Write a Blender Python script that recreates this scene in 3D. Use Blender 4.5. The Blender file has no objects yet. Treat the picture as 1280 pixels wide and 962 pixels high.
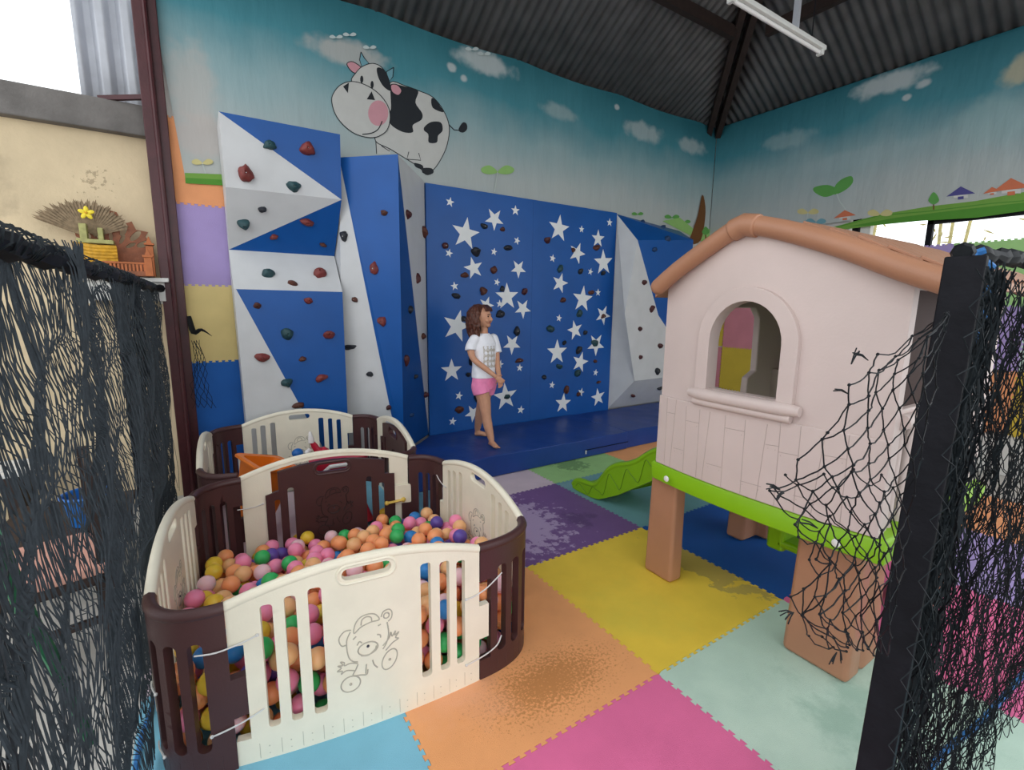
import bpy, bmesh, math, random
from mathutils import Vector, Matrix, noise
from mathutils.geometry import delaunay_2d_cdt, tessellate_polygon
from mathutils.bvhtree import BVHTree

random.seed(7)
PI = math.pi
S = bpy.context.scene
COL = S.collection

# ------------------------------------------------------------------ camera, world, exposure
FPX = 595.511
CAM = Vector((-1.53355546, -2.17719325, 1.55652096))
ROT = (math.radians(80.56841765), math.radians(-0.66035471), math.radians(-32.80250351))
cd = bpy.data.cameras.new('camera')
cam = bpy.data.objects.new('camera', cd)
COL.objects.link(cam)
cam.location = CAM
cam.rotation_euler = ROT
cd.sensor_fit = 'HORIZONTAL'
cd.sensor_width = 36.0
cd.lens = FPX / 1280 * 36
cd.clip_start = 0.02
S.camera = cam
W = bpy.data.worlds.new('sky')
S.world = W
W.use_nodes = True
bg = W.node_tree.nodes['Background']
bg.inputs['Color'].default_value = (0.93, 0.97, 1.0, 1)
bg.inputs['Strength'].default_value = 1.95
S.view_settings.view_transform = 'Standard'
S.view_settings.look = 'None'
S.view_settings.gamma = 1
S.view_settings.use_curve_mapping = False
S.view_settings.exposure = 0.0

# camera model of the survey of the room: pixel (of the 1280 x 962 photograph) -> ray
from mathutils import Euler
RM = Euler(ROT, 'XYZ').to_matrix()


def ray(u, v):
    return RM @ Vector(((u - 640) / FPX, -(v - 481) / FPX, -1.0))


def onY(u, v, y):
    d = ray(u, v)
    return CAM + d * ((y - CAM.y) / d.y)


def onX(u, v, x):
    d = ray(u, v)
    return CAM + d * ((x - CAM.x) / d.x)


def onZ(u, v, z):
    d = ray(u, v)
    return CAM + d * ((z - CAM.z) / d.z)


# ------------------------------------------------------------------ materials
def srgb(h):
    if isinstance(h, str):
        h = [int(h[i:i + 2], 16) / 255 for i in (0, 2, 4)]
    return tuple(c / 12.92 if c <= .04045 else ((c + .055) / 1.055) ** 2.4 for c in h)


def mat(name, col, rough=.5, var=.12, scale=6, bump=0.0, bscale=80, spec=.4, metal=0, sub=0, var2=None):
    """Procedural material: base colour broken up by noise, optional fine bump."""
    m = bpy.data.materials.new(name)
    m.use_nodes = True
    nt = m.node_tree
    b = nt.nodes['Principled BSDF']
    c = srgb(col) if isinstance(col, str) else col
    b.inputs['Roughness'].default_value = rough
    b.inputs['Specular IOR Level'].default_value = spec
    b.inputs['Metallic'].default_value = metal
    if sub:
        b.inputs['Subsurface Weight'].default_value = sub
        b.inputs['Subsurface Radius'].default_value = (.02, .008, .005)
    tc = nt.nodes.new('ShaderNodeTexCoord')
    n = nt.nodes.new('ShaderNodeTexNoise')
    n.inputs['Scale'].default_value = scale
    n.inputs['Detail'].default_value = 5
    nt.links.new(tc.outputs['Object'], n.inputs['Vector'])
    r = nt.nodes.new('ShaderNodeValToRGB')
    r.color_ramp.elements[0].position = .3
    r.color_ramp.elements[1].position = .7
    lo = var2 and srgb(var2) or tuple(x * (1 - var) for x in c)
    hi = c if var2 else tuple(min(1, x * (1 + var * .5)) for x in c)
    r.color_ramp.elements[0].color = (*lo, 1)
    r.color_ramp.elements[1].color = (*hi, 1)
    nt.links.new(n.outputs['Fac'], r.inputs['Fac'])
    nt.links.new(r.outputs['Color'], b.inputs['Base Color'])
    if bump:
        n2 = nt.nodes.new('ShaderNodeTexNoise')
        n2.inputs['Scale'].default_value = bscale
        n2.inputs['Detail'].default_value = 3
        nt.links.new(tc.outputs['Object'], n2.inputs['Vector'])
        bp = nt.nodes.new('ShaderNodeBump')
        bp.inputs['Strength'].default_value = bump
        bp.inputs['Distance'].default_value = .01
        nt.links.new(n2.outputs['Fac'], bp.inputs['Height'])
        nt.links.new(bp.outputs['Normal'], b.inputs['Normal'])
    m['ramp'] = r.name
    return m


def blotch(m, col, where, radius, lo=.45, hi=.6, scale=9, stretch=(1, 1, 1), amount=1.0, detail=8):
    """A worn or dirty patch with its own ragged outline around a world point (objects here sit at the origin frame)."""
    nt = m.node_tree
    b = nt.nodes['Principled BSDF']
    src = b.inputs['Base Color'].links[0].from_socket
    g = nt.nodes.new('ShaderNodeNewGeometry')
    sub = nt.nodes.new('ShaderNodeVectorMath')
    sub.operation = 'SUBTRACT'
    sub.inputs[1].default_value = where
    nt.links.new(g.outputs['Position'], sub.inputs[0])
    mul = nt.nodes.new('ShaderNodeVectorMath')
    mul.operation = 'MULTIPLY'
    mul.inputs[1].default_value = stretch
    nt.links.new(sub.outputs[0], mul.inputs[0])
    ln = nt.nodes.new('ShaderNodeVectorMath')
    ln.operation = 'LENGTH'
    nt.links.new(mul.outputs[0], ln.inputs[0])
    fall = nt.nodes.new('ShaderNodeMapRange')
    fall.inputs['From Min'].default_value = 0
    fall.inputs['From Max'].default_value = radius
    fall.inputs['To Min'].default_value = .32
    fall.inputs['To Max'].default_value = -.22
    nt.links.new(ln.outputs['Value'], fall.inputs['Value'])
    n = nt.nodes.new('ShaderNodeTexNoise')
    n.inputs['Scale'].default_value = scale
    n.inputs['Detail'].default_value = detail
    n.inputs['Roughness'].default_value = .65
    nt.links.new(g.outputs['Position'], n.inputs['Vector'])
    add = nt.nodes.new('ShaderNodeMath')
    nt.links.new(fall.outputs[0], add.inputs[0])
    nt.links.new(n.outputs['Fac'], add.inputs[1])
    mr = nt.nodes.new('ShaderNodeMapRange')
    mr.inputs['From Min'].default_value = lo
    mr.inputs['From Max'].default_value = hi
    mr.inputs['To Max'].default_value = amount
    nt.links.new(add.outputs[0], mr.inputs['Value'])
    mx = nt.nodes.new('ShaderNodeMix')
    mx.data_type = 'RGBA'
    nt.links.new(mr.outputs[0], mx.inputs['Factor'])
    nt.links.new(src, mx.inputs[6])
    mx.inputs[7].default_value = (*srgb(col), 1)
    nt.links.new(mx.outputs[2], b.inputs['Base Color'])
    return m


# ------------------------------------------------------------------ mesh builder
class MB:
    def __init__(self):
        self.v, self.f, self.m = [], [], []
        self.mi = 0

    def add(self, verts, faces):
        o = len(self.v)
        self.v += [tuple(p) for p in verts]
        for f in faces:
            self.f.append(tuple(i + o for i in f))
            self.m.append(self.mi)

    def box(self, c, s, R=None):
        x, y, z = s[0] / 2, s[1] / 2, s[2] / 2
        vs = [Vector((a, b, d)) for a in (-x, x) for b in (-y, y) for d in (-z, z)]
        if R is not None:
            vs = [R @ p for p in vs]
        c = Vector(c)
        self.add([p + c for p in vs], [(0, 1, 3, 2), (4, 6, 7, 5), (0, 4, 5, 1), (2, 3, 7, 6), (0, 2, 6, 4), (1, 5, 7, 3)])

    def beam(self, a, b, w, h, up=(0, 0, 1)):
        a, b = Vector(a), Vector(b)
        d = (b - a).normalized()
        s = d.cross(Vector(up)).normalized()
        u = s.cross(d)
        vs = []
        for p in (a, b):
            for i, j in ((-1, -1), (1, -1), (1, 1), (-1, 1)):
                vs.append(p + s * (i * w / 2) + u * (j * h / 2))
        self.add(vs, [(0, 3, 2, 1), (4, 5, 6, 7), (0, 1, 5, 4), (1, 2, 6, 5), (2, 3, 7, 6), (3, 0, 4, 7)])

    def tube(self, pts, r, n=8, caps=True, closed=False, flat=1.0):
        pts = [Vector(p) for p in pts]
        N = len(pts)
        rs = r if isinstance(r, (list, tuple)) else [r] * N
        t0 = (pts[1] - pts[0]).normalized()
        ref = Vector((0, 0, 1)) if abs(t0.z) < .9 else Vector((1, 0, 0))
        nrm = t0.cross(ref).normalized()
        vs = []
        for i in range(N):
            if closed:
                t = (pts[(i + 1) % N] - pts[i - 1]).normalized()
            else:
                t = (pts[min(i + 1, N - 1)] - pts[max(i - 1, 0)])
                t = t.normalized() if t.length > 1e-9 else t0
            nrm = (nrm - t * nrm.dot(t))
            nrm = nrm.normalized() if nrm.length > 1e-6 else t.orthogonal().normalized()
            bn = t.cross(nrm)
            for k in range(n):
                a = 2 * PI * k / n
                vs.append(pts[i] + (nrm * math.cos(a) + bn * math.sin(a) * flat) * rs[i])
        fs = []
        for i in range(N if closed else N - 1):
            j = (i + 1) % N
            for k in range(n):
                l = (k + 1) % n
                fs.append((i * n + k, i * n + l, j * n + l, j * n + k))
        if caps and not closed:
            fs.append(tuple(range(n - 1, -1, -1)))
            fs.append(tuple((N - 1) * n + k for k in range(n)))
        self.add(vs, fs)

    def ball(self, c, r, sub=2, R=None, fn=None):
        vs, fs = ICO(sub)
        r = Vector(r) if isinstance(r, (tuple, list, Vector)) else Vector((r, r, r))
        out = []
        for p in vs:
            q = Vector((p.x * r.x, p.y * r.y, p.z * r.z))
            if fn:
                q = fn(q, p)
            if R is not None:
                q = R @ q
            out.append(q + Vector(c))
        self.add(out, fs)

    def loft(self, rings, caps=True):
        n = len(rings[0])
        vs = [p for r in rings for p in r]
        fs = []
        for i in range(len(rings) - 1):
            for k in range(n):
                l = (k + 1) % n
                fs.append((i * n + k, i * n + l, (i + 1) * n + l, (i + 1) * n + k))
        if caps:
            fs.append(tuple(range(n - 1, -1, -1)))
            fs.append(tuple((len(rings) - 1) * n + k for k in range(n)))
        self.add(vs, fs)

    def prism(self, poly, fn, d0, d1):
        """2-D outline swept from depth d0 to d1; fn(x, y, d) -> 3-D."""
        n = len(poly)
        tri = tessellate_polygon([[Vector((x, y, 0)) for x, y in poly]])
        vs = [fn(x, y, d0) for x, y in poly] + [fn(x, y, d1) for x, y in poly]
        fs = [t for t in tri] + [(t[2] + n, t[1] + n, t[0] + n) for t in tri]
        for i in range(n):
            j = (i + 1) % n
            fs.append((i, j, j + n, i + n))
        self.add(vs, fs)

    def decal(self, poly, fn):
        tri = tessellate_polygon([[Vector((x, y, 0)) for x, y in poly]])
        self.add([fn(x, y) for x, y in poly], list(tri))

    def panel(self, outline, holes, th, fn, grid=.03):
        """A sheet with holes, bent by fn(s, z, offset)."""
        def dens(loop):
            out = []
            for i, p in enumerate(loop):
                q = loop[(i + 1) % len(loop)]
                k = max(1, int(math.hypot(q[0] - p[0], q[1] - p[1]) / grid + .999))
                for a in range(k):
                    out.append((p[0] + (q[0] - p[0]) * a / k, p[1] + (q[1] - p[1]) * a / k))
            return out
        loops = [dens(outline)] + [dens(h) for h in holes]
        pts, eds = [], []
        for L in loops:
            o = len(pts)
            pts += L
            eds += [(o + i, o + (i + 1) % len(L)) for i in range(len(L))]
        x0, x1 = min(p[0] for p in outline), max(p[0] for p in outline)
        y0, y1 = min(p[1] for p in outline), max(p[1] for p in outline)

        def inside(x, y):
            if not inpoly(x, y, outline):
                return False
            return not any(inpoly(x, y, h) for h in holes)
        nb = len(pts)
        gx = int((x1 - x0) / grid) + 1
        gy = int((y1 - y0) / (grid * 2)) + 1
        for i in range(1, gx):
            for j in range(1, gy):
                x = x0 + (x1 - x0) * i / gx
                y = y0 + (y1 - y0) * j / gy
                if inside(x, y) and min((x - p[0]) ** 2 + (y - p[1]) ** 2 for p in pts[:nb]) > (grid * .4) ** 2:
                    pts.append((x, y))
        V, E_, F, *_r = delaunay_2d_cdt([Vector(p) for p in pts], eds, [], 0, 1e-6)
        tris = []
        for f in F:
            cx = sum(V[i].x for i in f) / len(f)
            cy = sum(V[i].y for i in f) / len(f)
            if inside(cx, cy):
                tris.append(tuple(f))
        n = len(V)
        vs = [fn(p.x, p.y, th / 2) for p in V] + [fn(p.x, p.y, -th / 2) for p in V]
        cnt = {}
        for t in tris:
            for a, b in zip(t, t[1:] + t[:1]):
                cnt[(a, b)] = cnt.get((a, b), 0) + 1
        fs = list(tris) + [tuple(i + n for i in reversed(t)) for t in tris]
        for (a, b) in cnt:
            if (b, a) not in cnt:
                fs.append((b, a, a + n, b + n))
        self.add(vs, fs)

    def build(self, name, mats, parent=None, smooth=True, bevel=0, ang=40, props=None, seg=2):
        me = bpy.data.meshes.new(name)
        off = Vector(parent['_loc']) if parent is not None and '_loc' in parent else Vector((0, 0, 0))
        me.from_pydata([tuple(Vector(p) - off) for p in self.v], [], self.f)
        if not isinstance(mats, (list, tuple)):
            mats = [mats]
        for m in mats:
            me.materials.append(m)
        if len(mats) > 1:
            me.polygons.foreach_set('material_index', self.m)
        bm = bmesh.new()
        bm.from_mesh(me)
        bmesh.ops.recalc_face_normals(bm, faces=bm.faces)
        if smooth and not bevel:
            for e in bm.edges:
                if len(e.link_faces) == 2 and e.calc_face_angle(0) > math.radians(ang):
                    e.smooth = False
        for f in bm.faces:
            f.smooth = smooth
        bm.to_mesh(me)
        bm.free()
        o = bpy.data.objects.new(name, me)
        COL.objects.link(o)
        if parent is not None:
            o.parent = parent
            o['_loc'] = tuple(off)
        if bevel:
            b = o.modifiers.new('bevel', 'BEVEL')
            b.width = bevel
            b.segments = seg
            b.limit_method = 'ANGLE'
            b.angle_limit = math.radians(ang)
            b.harden_normals = True
        if props:
            for k, v in props.items():
                o[k] = v
        return o


_ico = {}


def ICO(sub):
    if sub not in _ico:
        bm = bmesh.new()
        bmesh.ops.create_icosphere(bm, subdivisions=sub, radius=1)
        bm.verts.ensure_lookup_table()
        _ico[sub] = ([v.co.copy() for v in bm.verts], [tuple(v.index for v in f.verts) for f in bm.faces])
        bm.free()
    return _ico[sub]


def inpoly(x, y, P):
    r = False
    j = len(P) - 1
    for i in range(len(P)):
        xi, yi = P[i][0], P[i][1]
        xj, yj = P[j][0], P[j][1]
        if (yi > y) != (yj > y) and x < (xj - xi) * (y - yi) / (yj - yi) + xi:
            r = not r
        j = i
    return r


def tag(o, label, cat, group=None, kind=None):
    o['label'] = label
    o['category'] = cat
    if group:
        o['group'] = group
    if kind:
        o['kind'] = kind
    return o


def thing(name, label, cat, loc, group=None):
    o = bpy.data.objects.new(name, None)
    o.empty_display_size = .1
    COL.objects.link(o)
    o.location = loc
    o['_loc'] = tuple(loc)
    return tag(o, label, cat, group)


def struct(mb, name, m, label, cat, **k):
    return tag(mb.build(name, m, **k), label, cat, kind='structure')


def ell(cx, cy, rx, ry, n=24, rot=0):
    c, s = math.cos(rot), math.sin(rot)
    return [(cx + rx * math.cos(a) * c - ry * math.sin(a) * s, cy + rx * math.cos(a) * s + ry * math.sin(a) * c)
            for a in (2 * PI * i / n for i in range(n))]


def rrect(x0, y0, x1, y1, r, n=4):
    r = min(r, (x1 - x0) / 2 - 1e-4, (y1 - y0) / 2 - 1e-4)
    out = []
    for cx, cy, a0 in ((x1 - r, y0 + r, -PI / 2), (x1 - r, y1 - r, 0), (x0 + r, y1 - r, PI / 2), (x0 + r, y0 + r, PI)):
        for i in range(n + 1):
            a = a0 + PI / 2 * i / n
            out.append((cx + r * math.cos(a), cy + r * math.sin(a)))
    return out


def smooth_line(P, k=4, closed=False):
    """Catmull-Rom through the points."""
    P = [Vector(p) for p in P]
    out = []
    n = len(P)
    for i in range(n if closed else n - 1):
        a = P[(i - 1) % n] if closed or i > 0 else P[i]
        b, c = P[i], P[(i + 1) % n]
        d = P[(i + 2) % n] if closed or i + 2 < n else c
        for t in range(k):
            t /= k
            out.append(.5 * ((2 * b) + (c - a) * t + (2 * a - 5 * b + 4 * c - d) * t * t + (3 * b - a - 3 * c + d) * t ** 3))
    if not closed:
        out.append(P[-1])
    return out


# colours of the place
M = {}
M['beige'] = mat('beige_plaster', 'd6c2a0', .85, .14, 3, .3, 30)
blotch(M['beige'], '9a8a72', (-2.9, 2.5, 2.3), .8, .55, .8, 5, amount=.5)
blotch(M['beige'], '77664f', (-2.1, 2.5, 2.4), .5, .80, .84, 30, amount=.5)
M['cement'] = mat('grey_cement', '726e6b', .9, .35, 4, .4, 40)
M['concrete'] = mat('pale_concrete', 'b9b5ae', .8, .18, 3, .2, 40)
M['white_wall'] = mat('white_wall_paint', 'cfccc6', .8, .08, 3)
M['dark_wall'] = mat('dim_wall_paint', '8d8a86', .8, .08, 3)
M['zinc'] = mat('galvanised_roof_sheet', '6f6c6c', .55, .25, 5, .15, 60, metal=.25)
M['sheet'] = mat('pale_corrugated_sheet', 'c9ccd4', .45, .1, 8)
M['rust'] = mat('oxblood_painted_steel', '4a2226', .35, .2, 12, .1, 60)
M['dark_wood'] = mat('dark_roof_timber', '2f211d', .7, .3, 12)
M['wb'] = mat('white_board_paint', 'c9cacb', .45, .06, 5, .05, 60)
M['bb'] = mat('blue_board_paint', '10529c', .36, .10, 3, .05, 60, spec=.35)
M['bd'] = mat('deep_blue_board_paint', '0e4688', .38, .12, 3, .05, 60, spec=.35)
M['star'] = mat('white_star_paint', 'e4e6e6', .5, .05, 8)
M['bolt'] = mat('zinc_bolt', '9b9a98', .3, .1, 30, metal=.9)
M['vinyl'] = mat('navy_vinyl', '1c3f88', .36, .15, 4, .25, 18)
M['cream'] = mat('cream_plastic', 'efe7d2', .38, .05, 8, .05, 120)
M['choc'] = mat('chocolate_plastic', '4a2e2e', .36, .08, 8, .06, 120)
M['ptan'] = mat('yellow_plastic_catch', 'd9b552', .4, .1, 20)
M['tie'] = mat('pale_cable_tie', 'd8d6d4', .4, .05, 20)
M['nose'] = mat('dark_enamel', '35323f', .3, .05, 20)
M['house'] = mat('pinkish_beige_plastic', 'd0beb8', .42, .05, 4, .06, 90)
M['tan'] = mat('tan_brown_plastic', 'ad7c60', .42, .08, 5, .08, 110)
M['brownp'] = mat('dark_brown_plastic', '3d2721', .6, .1, 5, spec=.2)
M['lime'] = mat('lime_green_plastic', '84b712', .36, .08, 5, .05, 90)
M['cream_groove_shade'] = mat('shade_tinted_cream', 'b3ac9c', .6, .1, 20)  # bear relief lines darker than the panel: groove shade put into the colour
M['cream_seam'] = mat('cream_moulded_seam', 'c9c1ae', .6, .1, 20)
M['choc_groove_shade'] = mat('shade_tinted_brown', '33201f', .6, .1, 20)  # same on the brown gate doors, relief shade painted as darker plastic
M['groove'] = mat('darker_groove_plastic', 'b5a49d', .6, .05, 8)  # plank lines in a darker tone than the wall plastic
M['net'] = mat('black_nylon_twine', '15181c', .6, .3, 60, spec=.2)
M['net_l'] = mat('slate_nylon_twine', '373e44', .6, .3, 60, spec=.2)
M['net2'] = mat('faded_nylon_twine', '20262a', .6, .3, 60, spec=.2)
M['bluerope'] = mat('blue_rope', '2e6fae', .6, .3, 80)
M['greenrope'] = mat('green_net_edge', '1f6b47', .6, .3, 60)
M['black'] = mat('black_painted_post', '17171c', .6, .3, 15, .2, 60, spec=.12)
M['skin'] = mat('skin', 'cc9678', .5, .08, 20, sub=.1)
M['hair'] = mat('brown_hair', '5a3224', .42, .5, 45, .5, 60)
M['shirt'] = mat('white_cotton', 'f0f0f6', .8, .04, 20, .2, 60)
M['pink_cloth'] = mat('pink_cotton', 'f78fbc', .8, .08, 20, .3, 60)
M['lip'] = mat('lip', 'a85a55', .5, .05, 20)
M['eye'] = mat('dark_eye', '2a1c18', .2, .05, 20)
M['wood'] = mat('brown_carved_wood', '8a5236', .6, .3, 25, .3, 60)
M['orangewood'] = mat('orange_stained_wood', 'b4673a', .6, .2, 25)
M['palm'] = mat('dry_palm_leaf', '8e7a60', .8, .35, 40)
M['gold'] = mat('yellow_cloth', 'd09c2a', .6, .35, 25, .3, 40)
M['leafgreen'] = mat('pale_green_leaf', 'a9a66a', .6, .3, 25)
M['petal'] = mat('yellow_petal', 'f0d83c', .5, .1, 30)
M['whitebox'] = mat('white_card', 'd7d6d2', .7, .06, 10)
M['lampwhite'] = mat('white_lamp_body', 'd6d6d2', .4, .04, 10)
M['orange'] = mat('orange_toy_plastic', 'ea7a1e', .35, .06, 10)
M['redt'] = mat('red_toy_plastic', 'c01f3a', .32, .06, 10)
M['bluet'] = mat('blue_toy_plastic', '1c66b4', .32, .06, 10)
M['whitet'] = mat('white_toy_plastic', 'e6e4e2', .35, .04, 10)
M['pinkt'] = mat('pink_toy_plastic', 'e86a9a', .4, .06, 10)
M['yellowt'] = mat('yellow_toy_plastic', 'e9b92a', .4, .06, 10)
M['stone'] = mat('grey_stone', '83807c', .9, .3, 8, .4, 30)
M['bamboo'] = mat('pale_bamboo', 'b9ae78', .6, .3, 20)

# ------------------------------------------------------------------ the room
YB, XR = 2.45, 4.95
ZE = 4.08                                       # eave height
g = MB(); g.box((1.5, 0, -.09), (24, 24, .1))
struct(g, 'floor', M['concrete'], 'pale concrete ground slab under the foam mats', 'floor')
g = MB(); g.box(((XR - 1.68) / 2 + .15, YB + .075, ZE / 2 - .02), (XR + 1.68 + .3, .13, ZE + .04))
struct(g, 'wall_back', M['white_wall'], 'back wall behind the climbing boards and banner', 'wall')
g = MB(); g.box((-4.26, YB + .11, 1.36), (5.1, .14, 2.8))
struct(g, 'wall_left', M['beige'], 'stained beige plaster wall left of the red post', 'wall')
g = MB(); g.box((-4.27, YB + .08, 2.85), (5.1, .24, .21))
struct(g, 'trim_1', M['cement'], 'grey cement band along the top of the beige wall', 'wall cap', bevel=.01)
g = MB()
g.box((XR + .09, .1, .99), (.14, 5.0, 2.05))
g.box((XR + .09, .1, 3.36), (.14, 5.0, 1.5))
g.box((XR + .09, 1.55, 2.3), (.14, 1.9, .7)); g.box((XR + .09, -1.9, 2.3), (.14, 1.0, .7))
struct(g, 'wall_right', M['white_wall'], 'right wall with a long opening under the banner', 'wall')
g = MB()
g.box((XR + .06, .42, 2.32), (.08, .10, .62)); 
struct(g, 'trim_2', M['white_wall'], 'white mullion in the opening under the right banner', 'mullion')
g = MB(); g.box((XR + .05, .30 + .22, 2.32), (.07, .07, .62)); g.box((XR + .05, -.17, 2.27), (.05, .05, .58)); g.box((XR + .05, -.6, 2.47), (.05, .9, .04))
struct(g, 'window_1', M['black'], 'dark window frame in the opening under the right banner', 'window frame')


def roof_sheet(name, along, P, x0, x1, runfn, label):
    """Corrugated sheet, eave at ZE, rising inwards."""
    mb = MB()
    n = int((x1 - x0) / .1 * 8)
    vs = []
    for i in range(n + 1):
        a = x0 + (x1 - x0) * i / n
        h = .011 * math.sin(2 * PI * a / .1) + (.006 if (a % .9) < .1 else 0)
        r = runfn(a)
        vs.append(P(a, -.05, h))
        vs.append(P(a, r, h))
    mb.add(vs, [(2 * i, 2 * i + 1, 2 * i + 3, 2 * i + 2) for i in range(n)])
    o = mb.build(name, M['zinc'])
    s = o.modifiers.new('t', 'SOLIDIFY'); s.thickness = .002
    return tag(o, label, 'roof', kind='structure')


SL = .60
RUN = 2.425
roof_sheet('ceiling', 0, lambda a, r, h: (a, YB - r, ZE + .03 + r * SL + h), -1.75, XR, lambda a: min(RUN, XR - a),
           'dark corrugated metal roof slope over the back wall')
roof_sheet('ceiling', 1, lambda a, r, h: (XR - r, a, ZE + .03 + r * SL + h), -2.4, YB, lambda a: max(.02, min(RUN, YB - a, a + 2.4)),
           'dark corrugated metal roof slope over the right wall')
roof_sheet('ceiling', 0, lambda a, r, h: (a, -2.4 + r, ZE + .03 + r * SL + h), -1.75, XR, lambda a: min(RUN, XR - a),
           'corrugated metal roof slope over the open front')

# roof timbers
g = MB()
for off in (-.13, .0):
    d = Vector((-1, -1, SL)); s = Vector((.7071, -.7071, 0)) * off
    g.beam(Vector((XR - .04, YB - .04, ZE - .06)) + s, Vector((XR, YB, ZE - .09)) + d * 2.42 + s, .07, .13)
tag(g.build('hip_rafter', M['dark_wood']), 'doubled dark timber rafter rising from the corner of the banners', 'rafter')
H = Vector((3.95, 1.45, ZE + .5))
g = MB(); g.beam(H + Vector((-.24, 0, .0)), (-1.7, 1.45, ZE + .5), .07, .12)
tag(g.build('purlin', M['dark_wood']), 'dark purlin under the roof slope above the back banner', 'roof beam')
g = MB(); g.beam(H + Vector((0, -.24, 0)), (3.95, -1.35, ZE + .5), .07, .12)
tag(g.build('purlin', M['dark_wood']), 'dark purlin under the roof slope above the right banner', 'roof beam')
g = MB(); a = onX(994, 38, 3.3); g.beam(a, a + Vector((0, 0, 1.0)), .035, .05, (0, 1, 0))
tag(g.build('roof_strut', M['sheet']), 'short pale upright strut under the right roof slope', 'strut')

# fluorescent batten
t = thing('tube_lamp', 'white fluorescent batten hanging under the roof', 'lamp', (2.2, .03, 3.6))
g = MB(); g.box((2.2, .03, 3.62), (1.27, .06, .035)); g.build('lamp_body', M['lampwhite'], t, bevel=.006)
g = MB(); g.tube([(1.6, .03, 3.585), (2.8, .03, 3.585)], .014, 10); g.build('tube', M['whitet'], t)
for x in (1.6, 2.8):
    g = MB(); g.box((x, .03, 3.59), (.035, .05, .05)); g.build('lamp_holder', M['lampwhite'], t, bevel=.006)
g = MB()
for x in (1.75, 2.65):
    g.tube([(x, .03, 3.63), (x, .03, ZE + .03 + (YB - .03) * SL - .02)], .004, 5)
g.build('hanger_wire', M['black'], t)

# left edge of the room: red post, beam, corrugated gable sheet
t = thing('steel_post', 'tall oxblood red steel post at the left edge of the banner', 'post', (-1.70, 2.37, 0))
g = MB(); g.box((-1.735, 2.37, 1.93), (.075, .07, 3.9)); g.box((-1.665, 2.395, 1.93), (.07, .05, 3.9)); g.build('post_shaft', M['rust'], t, bevel=.006)
g = MB(); g.tube([(-1.70, 2.335, .0), (-1.70, 2.335, 3.88)], .016, 8); g.build('rib', M['rust'], t)
g = MB(); g.beam((-1.75, 2.37, 3.0), (-2.02, 2.44, 2.955), .03, .03); g.build('bracket', M['rust'], t)
g = MB(); g.box((-3.4, 2.44, 3.78), (3.4, .09, .16))
tag(g.build('eave_beam', M['dark_wood']), 'dark beam across the top left above the open gable', 'beam')
g = MB()
n = 140
vs = []
for i in range(n + 1):
    x = -2.14 + .72 * i / n
    h = .065 * max(-.62, min(.62, math.sin(2 * PI * x / .150)))
    vs += [(x, 2.72 + h, 2.9), (x, 2.72 + h, 3.9)]
g.add(vs, [(2 * i, 2 * i + 1, 2 * i + 3, 2 * i + 2) for i in range(n)])
o = g.build('corrugated_sheet', M['sheet'], ang=60)
s = o.modifiers.new('t', 'SOLIDIFY'); s.thickness = .003
tag(o, 'pale upright corrugated sheet above the beige wall beside the red post', 'corrugated sheet')

# ------------------------------------------------------------------ foam tiles
TC = {'yellow': 'eecb48', 'orange': 'f2a970', 'purple': '7a5a90', 'teal': '6fa0a6', 'navy': '1554a4', 'mint': 'bdd6c6',
      'pink': 'e5709f', 'sky': '82c0d8', 'blush': 'd6c3cc', 'green': '9fcb84', 'lilac': 'a693c6', 'cream': 'd8c283', 'peach': 'eba06e',
      'blue': '1f5fae', 'rose': 'c9808a', 'mustard': 'c9ae3c', 'plum': '8a3a5c'}


def foam_mat(key, n=0):
    k = 'foam_%s_%d' % (key, n)
    if k not in M:
        M[k] = mat(k, TC[key], .72, .07, 5, .25, 300, spec=.3)
    return M[k]


def toothed(p, q, pitch=.023, h=.0065, phase=0):
    """Interlocking puzzle edge from p to q (shared by the two tiles along it)."""
    p, q = Vector(p), Vector(q)
    L = (q - p).length
    n = int(L / pitch / 2) * 2 + 1
    d = (q - p) / n
    s = Vector((-d.y, d.x)).normalized() * h
    out = [p]
    for i in range(1, n - 1):
        sg = 1 if (i + phase) % 2 else -1
        w = d * .12
        a, b = p + d * i, p + d * (i + 1)
        out += [a + s * sg - w, b + s * sg + w]
    return out


def tile_outline(x0, y0, x1, y1):
    """Edges always generated in the +x / +y sense so neighbours share them."""
    b = toothed((x0, y0), (x1, y0)) + [Vector((x1, y0))]
    r = toothed((x1, y0), (x1, y1)) + [Vector((x1, y1))]
    tt = toothed((x0, y1), (x1, y1)) + [Vector((x1, y1))]
    l = toothed((x0, y0), (x0, y1)) + [Vector((x0, y1))]
    P = b[:-1] + r[:-1] + list(reversed(tt))[:-1] + list(reversed(l))[:-1]
    return [(p.x, p.y) for p in P]


def clean(P, c):
    return [(c[0] + (x - c[0]) * .9985, c[1] + (y - c[1]) * .9985) for x, y in P]


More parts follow.
